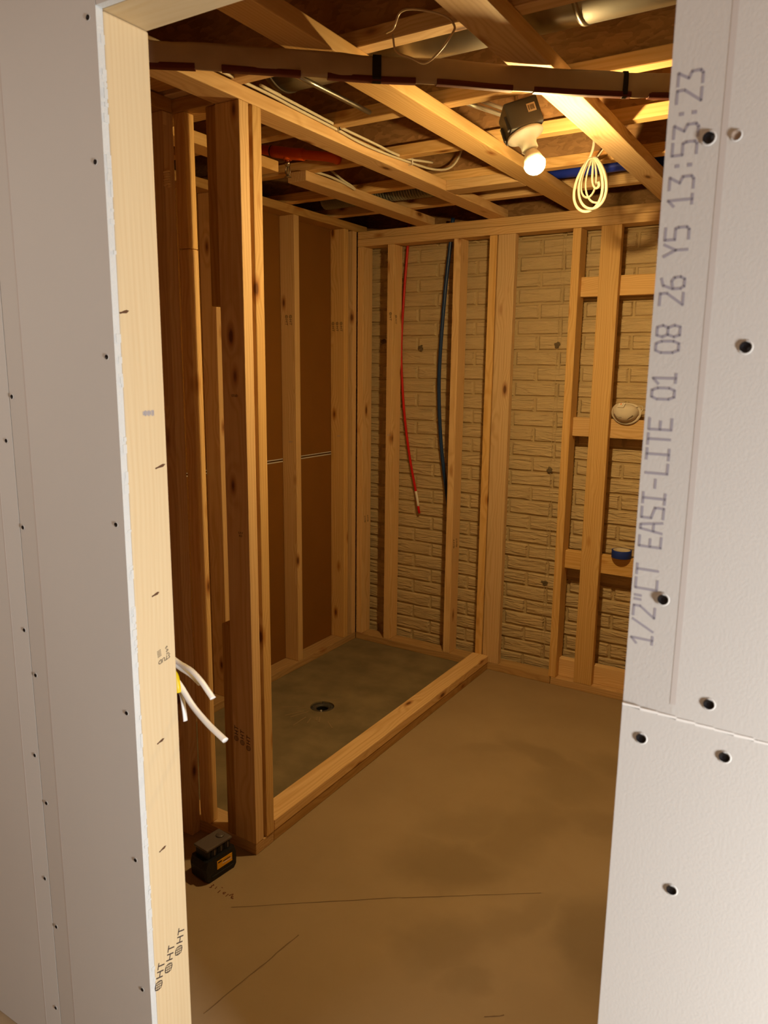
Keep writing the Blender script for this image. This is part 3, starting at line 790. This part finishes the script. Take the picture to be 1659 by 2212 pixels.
# ================================================================== CEILING BOARDS (run toward the brick wall)
Z0, Z1 = 2.262, 2.300
lumber('ceiling_strap', (-1.570, -1.481, .97, 3.50, Z0, Z1), 'Y', 'long ceiling board over the corner post, cables stapled to it', 'board')
lumber('ceiling_strap', (-1.170, -1.081, .97, 3.52, Z0, Z1), 'Y', 'ceiling board passing just left of the light bulb', 'board')
lumber('ceiling_strap', (-.775, -.686, .97, 3.52, Z0, Z1), 'Y', 'rough ceiling board right of the light bulb, in front of the coiled cable', 'board')
lumber('ceiling_strap', (-.370, -.281, .97, 3.52, Z0, Z1), 'Y', 'ceiling board hidden behind the right drywall', 'board')
lumber('ceiling_strap', (-1.975, -1.886, PY1 + .002, 2.296, Z0, Z1), 'Y', 'short ceiling board ending left of the sprinkler head', 'board')
lumber('ceiling_strap', (-1.963, -1.874, 2.444, 3.50, Z0, Z1), 'Y', 'short ceiling board starting right of the sprinkler head', 'board')
lumber('blocking', (-1.4800, -1.1710, 2.850, 2.938, Z0, Z1), 'X', 'striped block between two ceiling boards, left of the bulb', 'board')
# joists (run across)
def joist(yf, lb, x0=-3.25, x1=1.9):
    j = empty('ceiling_joist', (0, yf - .0225, Z1 + .0005)); tag(j, lb, 'joist', None)
    def part(nm, y0, y1, z0, z1, mt, bev=.002):
        return box(nm, (x0, x1, y0, y1, z0, z1), mt, j, bev, 1)
    part('bottom_flange', yf - .045, yf, Z1 + .0005, Z1 + .0385, WOOD['X'])
    part('web', yf - .0275, yf - .0175, Z1 + .0385, 2.563, OSB, 0)
    part('top_flange', yf - .045, yf, 2.563, 2.600, WOOD['X'])
    return j
for y, lb in ((1.25, 'first ceiling joist, nearest the doorway'), (1.657, 'second ceiling joist, on the doorway side of the metal duct'), (2.10, 'third ceiling joist, just past the metal duct'),
              (2.505, 'fourth ceiling joist, behind the lamp'), (2.915, 'fifth ceiling joist, above the cable coil'), (3.29, 'sixth ceiling joist, beyond the blue pipe')):
    joist(y, lb)

# ================================================================== LAMP
lamp_rot = (Matrix.Rotation(R(-21.6), 3, 'Y') @ Matrix.Rotation(R(33), 3, 'Z')).to_euler()
lamp = tag(empty('hanging_lamp', (-.8705, 2.156, 2.2135), lamp_rot), 'lit bare bulb in a white holder on a dark junction box', 'lamp')
def lbox(name, b, mat, bev=0, parent=lamp, seg=1):
    bm = bmesh.new(); bm_box(bm, *b, bev, seg); return obj(name, bm, mat, parent)
jb = lbox('junction_box', (-.048, .048, -.048, .048, .004, .080), BOXGREY, .005, seg=2)
bm = bmesh.new(); bm_box(bm, .012, .036, -.0492, -.0480,   .036, .060, .0002); obj('label', bm, LABELWHITE, jb)
bm = bmesh.new()
for i in range(6): bm_box(bm, .015 + i * .003, .015 + i * .003 + random.choice((.001, .0018)), -.0496, -.0490, .041, .055)
obj('barcode', bm, LABELINK, jb)
for (x, y) in ((-.050, -.03), (-.050, .03)):
    bm = bmesh.new(); bm_box(bm, x - .004, x + .004, y - .006, y + .006, .01, .05, .001); obj('mounting_ear', bm, BOXGREY, jb)
lathe('lamp_holder', [(.0, .003), (.050, .003), (.052, 0), (.052, -.004), (.040, -.010), (.028, -.018), (.023, -.030), (.024, -.044), (.020, -.046), (.0, -.046)], PORCELAIN, lamp, seg=32)
lathe('bulb_body', [(.0, -.0455), (.014, -.046), (.017, -.050), (.023, -.062), (.0303, -.0868), (.0, -.0872)], PORCELAIN, lamp, seg=28)
prof = []
for k in range(0, 13):
    a = R(2 + k * (88 / 12.0)); prof.append((.0305 * math.cos(a) if k < 12 else 0, -.086 - .0305 * math.sin(a)))
lathe('bulb_globe', prof, GLOW, lamp, seg=28)
tube('lamp_cable', [(-.902, 2.157, 2.293), (-.912, 2.175, 2.33), (-.92, 2.18, 2.38), (-.93, 2.17, 2.44), (-.94, 2.15, 2.50), (-.945, 2.088, 2.53)], .0055, CREAM_CABLE, None, flat=.55)
tag(bpy.data.objects['lamp_cable'], 'thin cream cable feeding the junction box from above', 'cable')
# steel hanger bars
hb = tag(empty('hanger_bar', (-1.05, 2.16, 2.322)), 'bright steel hanger bars left of the junction box', 'bracket')
tube('bar', [(-1.058, 2.115, 2.321), (-1.000, 2.28, 2.3185), (-.945, 2.44, 2.318)], .0065, STEEL, hb, n=2)
tube('bar', [(-1.040, 2.115, 2.333), (-.985, 2.28, 2.331), (-.930, 2.44, 2.330)], .0055, STEEL, hb, n=2)

# coil of spare cable
def coil():
    P = [(-.853, 2.735, 2.395), (-.853, 2.74, 2.35), (-.857, 2.745, 2.31)]
    top = (-.857, 2.745, 2.285)
    for (wd, hh, sh, dy) in ((.058, .178, -.010, 0), (.044, .150, .022, .010), (.056, .172, .012, -.008), (.030, .130, -.012, .006)):
        for k in range(1, 17):
            t = 2 * math.pi * k / 17
            P.append((top[0] + sh * math.sin(t / 2) + -wd * math.sin(t) * (0.45 + .55 * math.sin(t / 2)), top[1] + dy + .004 * math.sin(t * 2), top[2] - hh * (1 - math.cos(t)) / 2))
    P += [(-.850, 2.735, 2.25), (-.846, 2.728, 2.20), (-.835, 2.73, 2.178), (-.825, 2.735, 2.186), (-.828, 2.735, 2.20)]
    return P
c = tube('cable_coil', coil(), .0052, CREAM_CABLE, None, flat=.6, n=3, seg=8)
tag(c, 'hanging coil of cream cable looped several times', 'cable')
tube('cable_tail', [(-.858, 2.75, 2.262), (-.835, 2.755, 2.295), (-.81, 2.76, 2.33), (-.79, 2.77, 2.37)], .0045, CREAM_CABLE, c, flat=.6)

# cables on the long ceiling board
XA = -1.4735
for i, (dz, dx) in enumerate(((0, 0), (.0095, .0045))):
    P = [(XA + dx, 1.30 + .5 * i, 2.3035 + dz), (XA + dx, 1.714, 2.3045 + dz), (XA + dx, 1.876, 2.300 + dz), (XA + dx, 2.082, 2.295 + dz), (XA + dx + .004, 2.20, 2.287 + dz * 1.6), (XA + dx + .004, 2.30, 2.287 + dz * 1.6),
         (XA + dx, 2.42, 2.293 + dz), (XA + dx, 2.542, 2.300 + dz)]
    if i == 0: P += [(XA + .01, 2.703, 2.309), (XA + .03, 2.80, 2.330), (XA + .055, 2.83, 2.37), (XA + .07, 2.832, 2.42), (XA + .075, 2.82, 2.50)]
    else: P += [(XA + .012, 2.60, 2.316), (XA + .022, 2.68, 2.326)]
    t = tube('cable', P, .0042, CREAM_CABLE, None, n=4, seg=8)
    tag(t, ('cream cable on the long ceiling board that loops upward at its end', 'shorter cream cable lying above its twin on the long ceiling board')[i], 'cable')
for y in (2.085, 2.548):
    st = empty('cable_staple', (XA, y, 2.298)); tag(st, 'staple on the long ceiling board %s' % ('above the sprinkler side' if y < 2.2 else 'near the striped block'), 'staple')
    bm = bmesh.new(); bm_tube(bm, [(-.007, 0, -.006), (.008, 0, -.007), (.012, 0, .004), (.010, 0, .016), (-.006, 0, .017)], .0016, seg=6, n=3); obj('wire', bm, STEEL, st)
    bm = bmesh.new(); bm_box(bm, .0085, .0125, -.003, .003, -.006, .013, .001); obj('plastic_saddle', bm, LABELINK if y < 2.2 else PORCELAIN, st)
t = tube('cable', [(-1.871, 2.50, 2.304), (-1.869, 2.58, 2.306), (-1.868, 2.66, 2.303), (-1.867, 2.72, 2.297), (-1.862, 2.762, 2.290), (-1.868, 2.74, 2.302), (-1.88, 2.70, 2.315), (-1.90, 2.64, 2.345), (-1.92, 2.58, 2.38)], .0048, CREAM_CABLE, None, n=5, seg=8)
tag(t, 'cream cable bent back over the short ceiling board by the sprinkler', 'cable')
t = tube('clear_line', [(-.98, 1.58, 2.30), (-.944, 1.55, 2.292), (-.921, 1.54, 2.315), (-.881, 1.54, 2.312), (-.819, 1.55, 2.290), (-.797, 1.555, 2.268), (-.801, 1.55, 2.250), (-.828, 1.55, 2.224), (-.862, 1.55, 2.207), (-.90, 1.555, 2.225), (-.938, 1.553, 2.245), (-.946, 1.55, 2.28)], .0024, plain('pale_line', srgb(214, 196, 168), .3), None, n=6, seg=6)
tag(t, 'thin pale loop of line hanging under the nearest ceiling bay', 'line')

# wrapped strip slung diagonally under the ceiling boards
path = [(-1.52, 1.145), (-1.392, 1.262), (-1.30, 1.332), (-1.18, 1.432), (-1.086, 1.515), (-1.0, 1.588), (-.887, 1.672), (-.78, 1.772), (-.66, 1.872), (-.54, 1.962), (-.452, 2.022), (-.33, 2.10)]
band = tag(empty('wrapped_strip', (path[0][0], path[0][1], 2.2)), 'long wrapped strip slung diagonally beneath the ceiling boards with black ties', 'wrapped strip')
def sect(bm, pts, zt, zb, th, wob=0.0, seg=12, zoff=0.0):
    P = smooth_path([(x, y, 0) for x, y in pts], 5); rings = []
    for i, p in enumerate(P):
        t = (P[min(i + 1, len(P) - 1)] - P[max(i - 1, 0)]).normalized(); s = Vector((-t.y, t.x, 0))
        ring = []
        for k in range(seg):
            a = 2 * math.pi * k / seg
            cz = (zt + zb) / 2 + wob * (noise.noise(Vector((i * .23, 3, 0)))) * 0.5
            q = p + s * math.copysign(abs(math.sin(a)) ** .6, math.sin(a)) * th + Vector((0, 0, cz + math.copysign(abs(math.cos(a)) ** .5, math.cos(a)) * (zt - zb) / 2))
            q += s * wob * noise.noise(Vector((i * .31, k * .9, 1)))
            ring.append(bm.verts.new(q - Vector((path[0][0], path[0][1], 2.2))))
        rings.append(ring)
    for q, r_ in zip(rings, rings[1:]):
        for k in range(seg): bm.faces.new((q[k], q[(k + 1) % seg], r_[(k + 1) % seg], r_[k]))
    bm.faces.new(rings[0][::-1]); bm.faces.new(rings[-1])
    bmesh.ops.recalc_face_normals(bm, faces=bm.faces)
bm = bmesh.new(); sect(bm, path, 2.2585, 2.203, .008, .006); obj('sleeve', bm, SLEEVE, band, smooth=True)
def sub(x0, x1):
    P = smooth_path([(x, y, 0) for x, y in path], 12)
    return [(p.x, p.y) for p in P if x0 <= p.x <= x1]
for (x0, x1) in ((-1.42, -1.312), (-1.275, -1.132), (-1.098, -.935), (-.905, -.752), (-.722, -.530), (-.498, -.35)):
    bm = bmesh.new(); sect(bm, sub(x0, x1), 2.2150, 2.2015, .0105); obj('maroon_strip', bm, MAROON, band)
for (x0, x1) in ((-1.022, -1.000), (-.553, -.532)):
    bm = bmesh.new(); sect(bm, sub(x0, x1), 2.2600, 2.2000, .0125); tag(obj('tie', bm, BLACKTIE, band), label='black tie')

# ================================================================== PIPES, DUCTS
def duct():
    d = tag(empty('metal_duct', (0, 1.83, 2.44)), 'round galvanised duct running across behind the second joist', 'duct')
    bm = bmesh.new(); bm_tube(bm, [(-1.50, 0, 0), (-.9, 0, 0), (.6, 0, 0)], .105, seg=40, n=2); obj('pipe', bm, GALV, d, smooth=True)
    for x in (-1.49, -1.28, -.62, -.1):
        bm = bmesh.new(); bm_tube(bm, [(x, 0, 0), (x + .012, 0, 0)], .1075, seg=40, n=1); obj('seam_ring', bm, GALV, d, smooth=True)
duct()
t = tube('conduit_rod', [(-1.336, 1.70, 2.312), (-1.330, 1.88, 2.312), (-1.326, 2.045, 2.312)], .007, GALV, None, n=2)
tag(t, 'thin metal conduit end beyond the wrapped strip', 'conduit')
t = tube('conduit_rod', [(-1.15, 2.62, 2.36), (-.5, 2.62, 2.36), (.6, 2.62, 2.36)], .012, GALV, None, n=2)
tag(t, 'grey conduit running across behind the fourth joist', 'conduit')
t = tube('water_pipe', [(-1.16, 3.085, 2.331), (-.6, 3.085, 2.333), (.7, 3.085, 2.335)], .0215, BLUE_PIPE, None, n=2, seg=20)
tag(t, 'thick blue pipe crossing behind the cable coil', 'pipe')
# ribbed flexible duct
bm = bmesh.new()
bm_tube(bm, [(-.35 + i * .0035, 0, 0) for i in range(200)], lambda t: .040 + .006 * math.sin(t * 2 * math.pi * 50), seg=16, n=1)
o = obj('ribbed_duct', bm, FLEX, None, smooth=False); o.location = (-1.92, 3.11, 2.352)
tag(o, 'ribbed flexible duct in the dark bay near the back corner', 'duct')
# sprinkler
sk_ = tag(empty('sprinkler', (-1.903, 2.37, 2.33)), 'sprinkler head under an orange pipe', 'sprinkler')
tube('pipe', [(-2.30, 2.33, 2.43), (-2.02, 2.36, 2.372), (-1.90, 2.37, 2.345), (-1.79, 2.38, 2.326), (-1.745, 2.41, 2.322), (-1.735, 2.462, 2.322)], .017, ORANGE, sk_, n=4, seg=16)
tube('fitting', [(-1.975, 2.364, 2.361), (-1.90, 2.37, 2.345), (-1.83, 2.375, 2.333)], .0215, ORANGE, sk_, n=3, seg=16)
tube('marker_ring', [(-1.974, 2.364, 2.3605), (-1.970, 2.3643, 2.3597)], .0222, BLACKTIE, sk_, n=1, seg=16)
lathe('tee', [(.0, .010), (.016, .010), (.016, -.008), (.0, -.008)], ORANGE, sk_, (0, 0, .0), 16)
hd = lathe('sprinkler_head', [(.0, .0), (.010, .0), (.010, -.006), (.012, -.008), (.012, -.018), (.008, -.019), (.008, -.024), (.0, -.024)], CHROME, sk_, (0, 0, -.008), 12)
bm = bmesh.new()
for s in (-1, 1):
    bm_tube(bm, [(s * .006, 0, -.022), (s * .010, 0, -.032), (s * .010, 0, -.044), (s * .005, 0, -.054), (0, 0, -.058)], .0022, seg=6, n=3)
bm_tube(bm, [(0, 0, -.024), (0, 0, -.055)], .0022, seg=6, n=1)
obj('frame_arm', bm, CHROME, hd, smooth=True)
lathe('deflector', [(.0, -.058), (.013, -.0585), (.014, -.060), (.0, -.0605)], CHROME, hd, seg=20)
# white fittings beyond the striped block
fb = tag(empty('pipe_fitting', (-1.36, 3.16, 2.335)), 'white plastic pipe fitting with clamps beyond the striped block', 'fitting')
lathe('body', [(.0, .03), (.030, .03), (.034, .022), (.030, .014), (.026, .010), (.030, -.004), (.022, -.010), (.0, -.012)], PORCELAIN, fb, (0, 0, 0), 20)
lathe('body', [(.0, .03), (.026, .03), (.029, .022), (.024, .012), (.018, .0), (.0, -.002)], PORCELAIN, fb, (.085, .01, .004), 20)
for i, x in enumerate((-.085, -.055, .045, .065, .125)):
    bm = bmesh.new(); bm_box(bm, x - .003, x + .003, -.012, .012, -.014, .040, .001); obj('clamp', bm, STEEL if i % 2 else PORCELAIN, fb)
tube('pipe', [(-1.50, 3.17, 2.345), (-1.36, 3.17, 2.345), (-1.20, 3.17, 2.345)], .016, CHROME, fb, n=2, seg=14)

# supply tubes on the brick wall
t = tube('red_tube', [(-2.065, 3.570, 2.30), (-2.070, 3.570, 2.188), (-2.089, 3.570, 1.931), (-2.100, 3.570, 1.639), (-2.078, 3.570, 1.344), (-2.039, 3.570, 1.093), (-1.997, 3.570, .905), (-1.968, 3.570, .768)], .0068, RED, None, n=8, seg=12)
tag(t, 'thin red tube hanging in a curve against the brick wall', 'tube')
u = tube('end_print', [(-1.9935, 3.570, .890), (-1.983, 3.570, .843), (-1.976, 3.570, .808)], .0070, PORCELAIN, t, n=3, seg=12)
tag(u, label='white printed band near the end')
t = tube('blue_tube', [(-1.800, 3.552, 2.30), (-1.812, 3.556, 2.182), (-1.837, 3.562, 1.969), (-1.860, 3.566, 1.643), (-1.862, 3.566, 1.428), (-1.841, 3.565, 1.159), (-1.800, 3.565, .90), (-1.770, 3.565, .72), (-1.757, 3.565, .60)], .0098, BLUE, None, n=8, seg=12)
tag(t, 'blue tube curving behind a stud of the brick wall', 'tube')

# cable ends beside the door jamb
bx = tag(empty('outlet_box', (-1.165, 1.0, .935)), 'blue outlet box hidden behind the doorway jamb', 'electrical box')
OB = plain('blue_box_plastic', srgb(40, 80, 170), .5)
bm = bmesh.new(); bm_box(bm, -.03, .02, -.035, .035, -.05, .05, .004); obj('shell', bm, OB, bx)
def romex(pts, flat, lb, r=.0068):
    t = tube('cable_end', pts, r, WHITE_CABLE, None, flat=flat, n=7, seg=10)
    return tag(t, lb, 'cable')
romex([(-1.118, 1.0, .975), (-1.097, 1.0, .968), (-1.065, .998, .962), (-1.035, .995, .948), (-1.012, .992, .932), (-.997, .990, .921)], .55, 'longer white cable end curving out near the top of the three at the jamb')
romex([(-1.118, 1.0, .968), (-1.097, 1.001, .958), (-1.065, 1.001, .949), (-1.040, 1.000, .937)], .55, 'shorter white cable end tucked under the upper one at the jamb')
romex([(-1.118, 1.0, .935), (-1.097, 1.0, .918), (-1.060, .995, .888), (-1.015, .990, .864), (-.975, .985, .850), (-.961, .983, .846)], .75, 'thick white cable end reaching farthest right from the jamb', .0072)
romex([(-1.118, 1.0, .925), (-1.097, 1.0, .905), (-1.088, .998, .872), (-1.083, .996, .848)], .55, 'short white cable end pointing straight down at the jamb', .0055)
t = tube('cable_end', [(-1.118, .99, .955), (-1.101, .99, .945), (-1.0935, .988, .925), (-1.093, .988, .912)], .007, YELLOW, None, n=5, seg=10)
tag(t, 'yellow cable end peeking out beside the jamb', 'cable')

# ================================================================== SMALL THINGS
# battery pack on the floor
bt = tag(empty('battery_pack', (-1.544, 1.512, 0), (0, 0, R(84))), 'black tool battery pack with a yellow label on the floor by the post', 'battery')
def bpart(name, b, mat, bev=.003, seg=2, parent=bt):
    bm = bmesh.new(); bm_box(bm, *b, bev, seg); return obj(name, bm, mat, parent)
bm = bmesh.new()   # shell: chamfered block
sec = [(-.060, .010), (-.052, .0), (.052, .0), (.062, .012), (.064, .050), (.056, .072), (-.056, .072), (-.064, .050)]
for y in (-.037, .037):
    pass
vs = [[bm.verts.new((x * k, y, z)) for x, z in sec] for y, k in ((-.038, .93), (-.030, 1.0), (.030, 1.0), (.038, .93))]
for q, s in zip(vs, vs[1:]):
    for i in range(8): bm.faces.new((q[i], q[(i + 1) % 8], s[(i + 1) % 8], s[i]))
bm.faces.new(vs[0]); bm.faces.new(vs[-1][::-1]); bmesh.ops.recalc_face_normals(bm, faces=bm.faces)
sh = obj('shell', bm, BLACK, bt)
bpart('terminal_block', (-.046, .046, -.028, .028, .071, .100), BLACK, .004)
bpart('slide_rail', (-.050, .050, -.032, .032, .100, .108), SMOKE, .003)
for i in range(6): bpart('cooling_slot', (-.034 + i * .013, -.028 + i * .013, -.0292, -.0270, .076, .096), VOID if i % 2 == 0 else SMOKE, .0005, 1)
lathe('release_button', [(.0, .111), (.012, .111), (.014, .108), (.009, .1075), (.0, .1075)], SMOKE, bt, (.028, 0, 0), 18)
bpart('label', (-.018, .042, -.0390, -.0372, .030, .058), LABEL, .0003, 1)
for z0, x0, x1 in ((.040, .002, .038), (.046, .006, .034)): bpart('label_print', (x0, x1, -.0395, -.0389, z0, z0 + .003), LABELINK if z0 > .042 else LABELWHITE, 0, 1)
bpart('label_print', (-.014, .0, -.0395, -.0389, .050, .054), LABELINK, 0, 1)
bpart('belly_ridge', (-.040, .045, -.0400, -.0370, .012, .018), BLACK, .001, 1)

# dust mask on the middle shelf block
mk = tag(empty('dust_mask', (-.868, 3.500, 1.372), (R(-8), R(6), 0)), 'white cup-shaped dust mask resting on the middle shelf block', 'mask')
bm = bmesh.new(); seg, nr = 36, 9; rings = []
for j in range(nr + 1):
    t = j / nr; ring = []
    for k in range(seg):
        a = 2 * math.pi * k / seg
        rx, rz = .060, .044 + (-.004 if math.sin(a) > 0 else .0)
        rad = math.sin(t * math.pi / 2) ** .85
        d = .045 * math.cos(t * math.pi / 2)
        x = rx * rad * math.cos(a); z = rz * rad * math.sin(a)
        ridge = .004 * math.exp(-((a - 3 * math.pi / 2) / .8) ** 2) * math.sin(t * math.pi)
        ring.append(bm.verts.new((x, -d - ridge, z + .003 * math.cos(a * 2) * t)))
    rings.append(ring)
for q, s in zip(rings, rings[1:]):
    for k in range(seg): bm.faces.new((q[k], q[(k + 1) % seg], s[(k + 1) % seg], s[k]))
bmesh.ops.remove_doubles(bm, verts=bm.verts, dist=1e-5); bmesh.ops.recalc_face_normals(bm, faces=bm.faces)
obj('cup', bm, MASKM, mk, smooth=True)
bm = bmesh.new(); ri = []; ro = []
for k in range(seg):
    a = 2 * math.pi * k / seg
    x, z = .060 * math.cos(a), .042 * math.sin(a) + .003 * math.cos(a * 2)
    e = .004 + .007 * max(0, -math.sin(a)) + .005 * max(0, math.cos(a))
    ri.append(bm.verts.new((x * .97, -.002, z * .97))); ro.append(bm.verts.new((x + e * math.cos(a), .001, z + e * math.sin(a))))
for k in range(seg): bm.faces.new((ri[k], ri[(k + 1) % seg], ro[(k + 1) % seg], ro[k]))
r_ = bmesh.ops.extrude_face_region(bm, geom=list(bm.faces))
for v in r_['geom']:
    if isinstance(v, bmesh.types.BMVert): v.co.y += .0015
obj('rim', bm, MASKM, mk, smooth=True)
def cup_y(x, z):
    q = min(1, math.hypot(x / .060, z / .043) ** (1 / .85))
    return -.045 * math.sqrt(max(0, 1 - q * q))
bm = bmesh.new(); bm_tube(bm, [(x, cup_y(x, z) - .003, z) for x, z in ((-.042, -.016), (-.034, -.026), (-.026, -.0335), (-.014, -.029), (-.002, -.028), (.010, -.032), (.018, -.0335), (.030, -.024), (.042, -.012))], .0016, seg=6, n=5)
tag(obj('crease', bm, MASKLINE, mk, smooth=True), label='dark creased fold across the nose')
vf = empty('valve', (-.016, cup_y(-.016, .025) - .001, .025), (R(-38), R(-6), R(-12)), mk)
bpart2 = lambda nm, b, mt: (lambda q: obj(nm, q, mt, vf))((lambda q: (bm_box(q, *b, .0008, 1), q)[1])(bmesh.new()))
bpart2('frame', (-.015, .015, -.003, .004, -.0125, .0125), PORCELAIN)
bpart2('inset', (-.0120, .0105, -.0038, .0, -.0085, .0115), MASKM)
bpart2('valve_mark', (-.0115, .0055, -.0044, .0, -.0035, .0110), PORCELAIN)
bpart2('printed_mark', (-.0060, .0015, -.0048, .0, -.0005, .0085), ORANGEPRINT)
bm = bmesh.new(); bm_tube(bm, [(.040, -.012, .026), (.052, -.004, .034), (.066, .0, .036), (.072, .002, .026), (.066, .002, .010), (.062, .0, -.002)], .0016, seg=6, n=6, flat=1.4)
obj('strap', bm, MASKM, mk, smooth=True)

# roll of blue tape on the lower shelf block
tp = tag(empty('tape_roll', (-.842, 3.507, .6925)), 'roll of blue masking tape lying on the lower shelf block', 'tape')
lathe('tape', [(.0395, .0), (.0450, .0), (.0455, .001), (.0455, .035), (.0450, .036), (.0395, .036), (.0395, .0)], TAPE, tp, seg=40)
lathe('core', [(.0375, .0005), (.0394, .0005), (.0394, .0362), (.0375, .0362), (.0375, .0005)], CORE, tp, seg=40)
GR = {'ceiling_strap': 'flat boards under the ceiling joists', 'ceiling_joist': 'ceiling joists', 'shelf_block': 'blocks between the brick wall studs', 'curb_board': 'stacked curb boards',
      'bottom_plate': 'bottom plates', 'top_plate': 'top plates', 'cable_end': 'cable ends at the jamb', 'cable': 'cables on the ceiling boards', 'stud_offcut': 'stud offcuts beside the corner post', 'blocking': 'ceiling blocking', 'conduit_rod': 'conduits', 'cable_staple': 'cable staples'}
for o in list(S.objects):
    if o.parent is not None or 'category' not in o.keys(): continue
    b_ = o.name.split('.')[0]
    if b_ in GR: o['group'] = GR[b_]
    elif b_ == 'stud':
        y = o.location.y
        o['group'] = 'studs of the brick wall' if y > 3.45 and o.location.x > -2.33 else 'studs of the left wall' if o.location.x < -2.33 else 'studs of the near partition' if y > 1.4 else 'doorway studs'
print('bricks', nb, 'objects', len(bpy.data.objects))
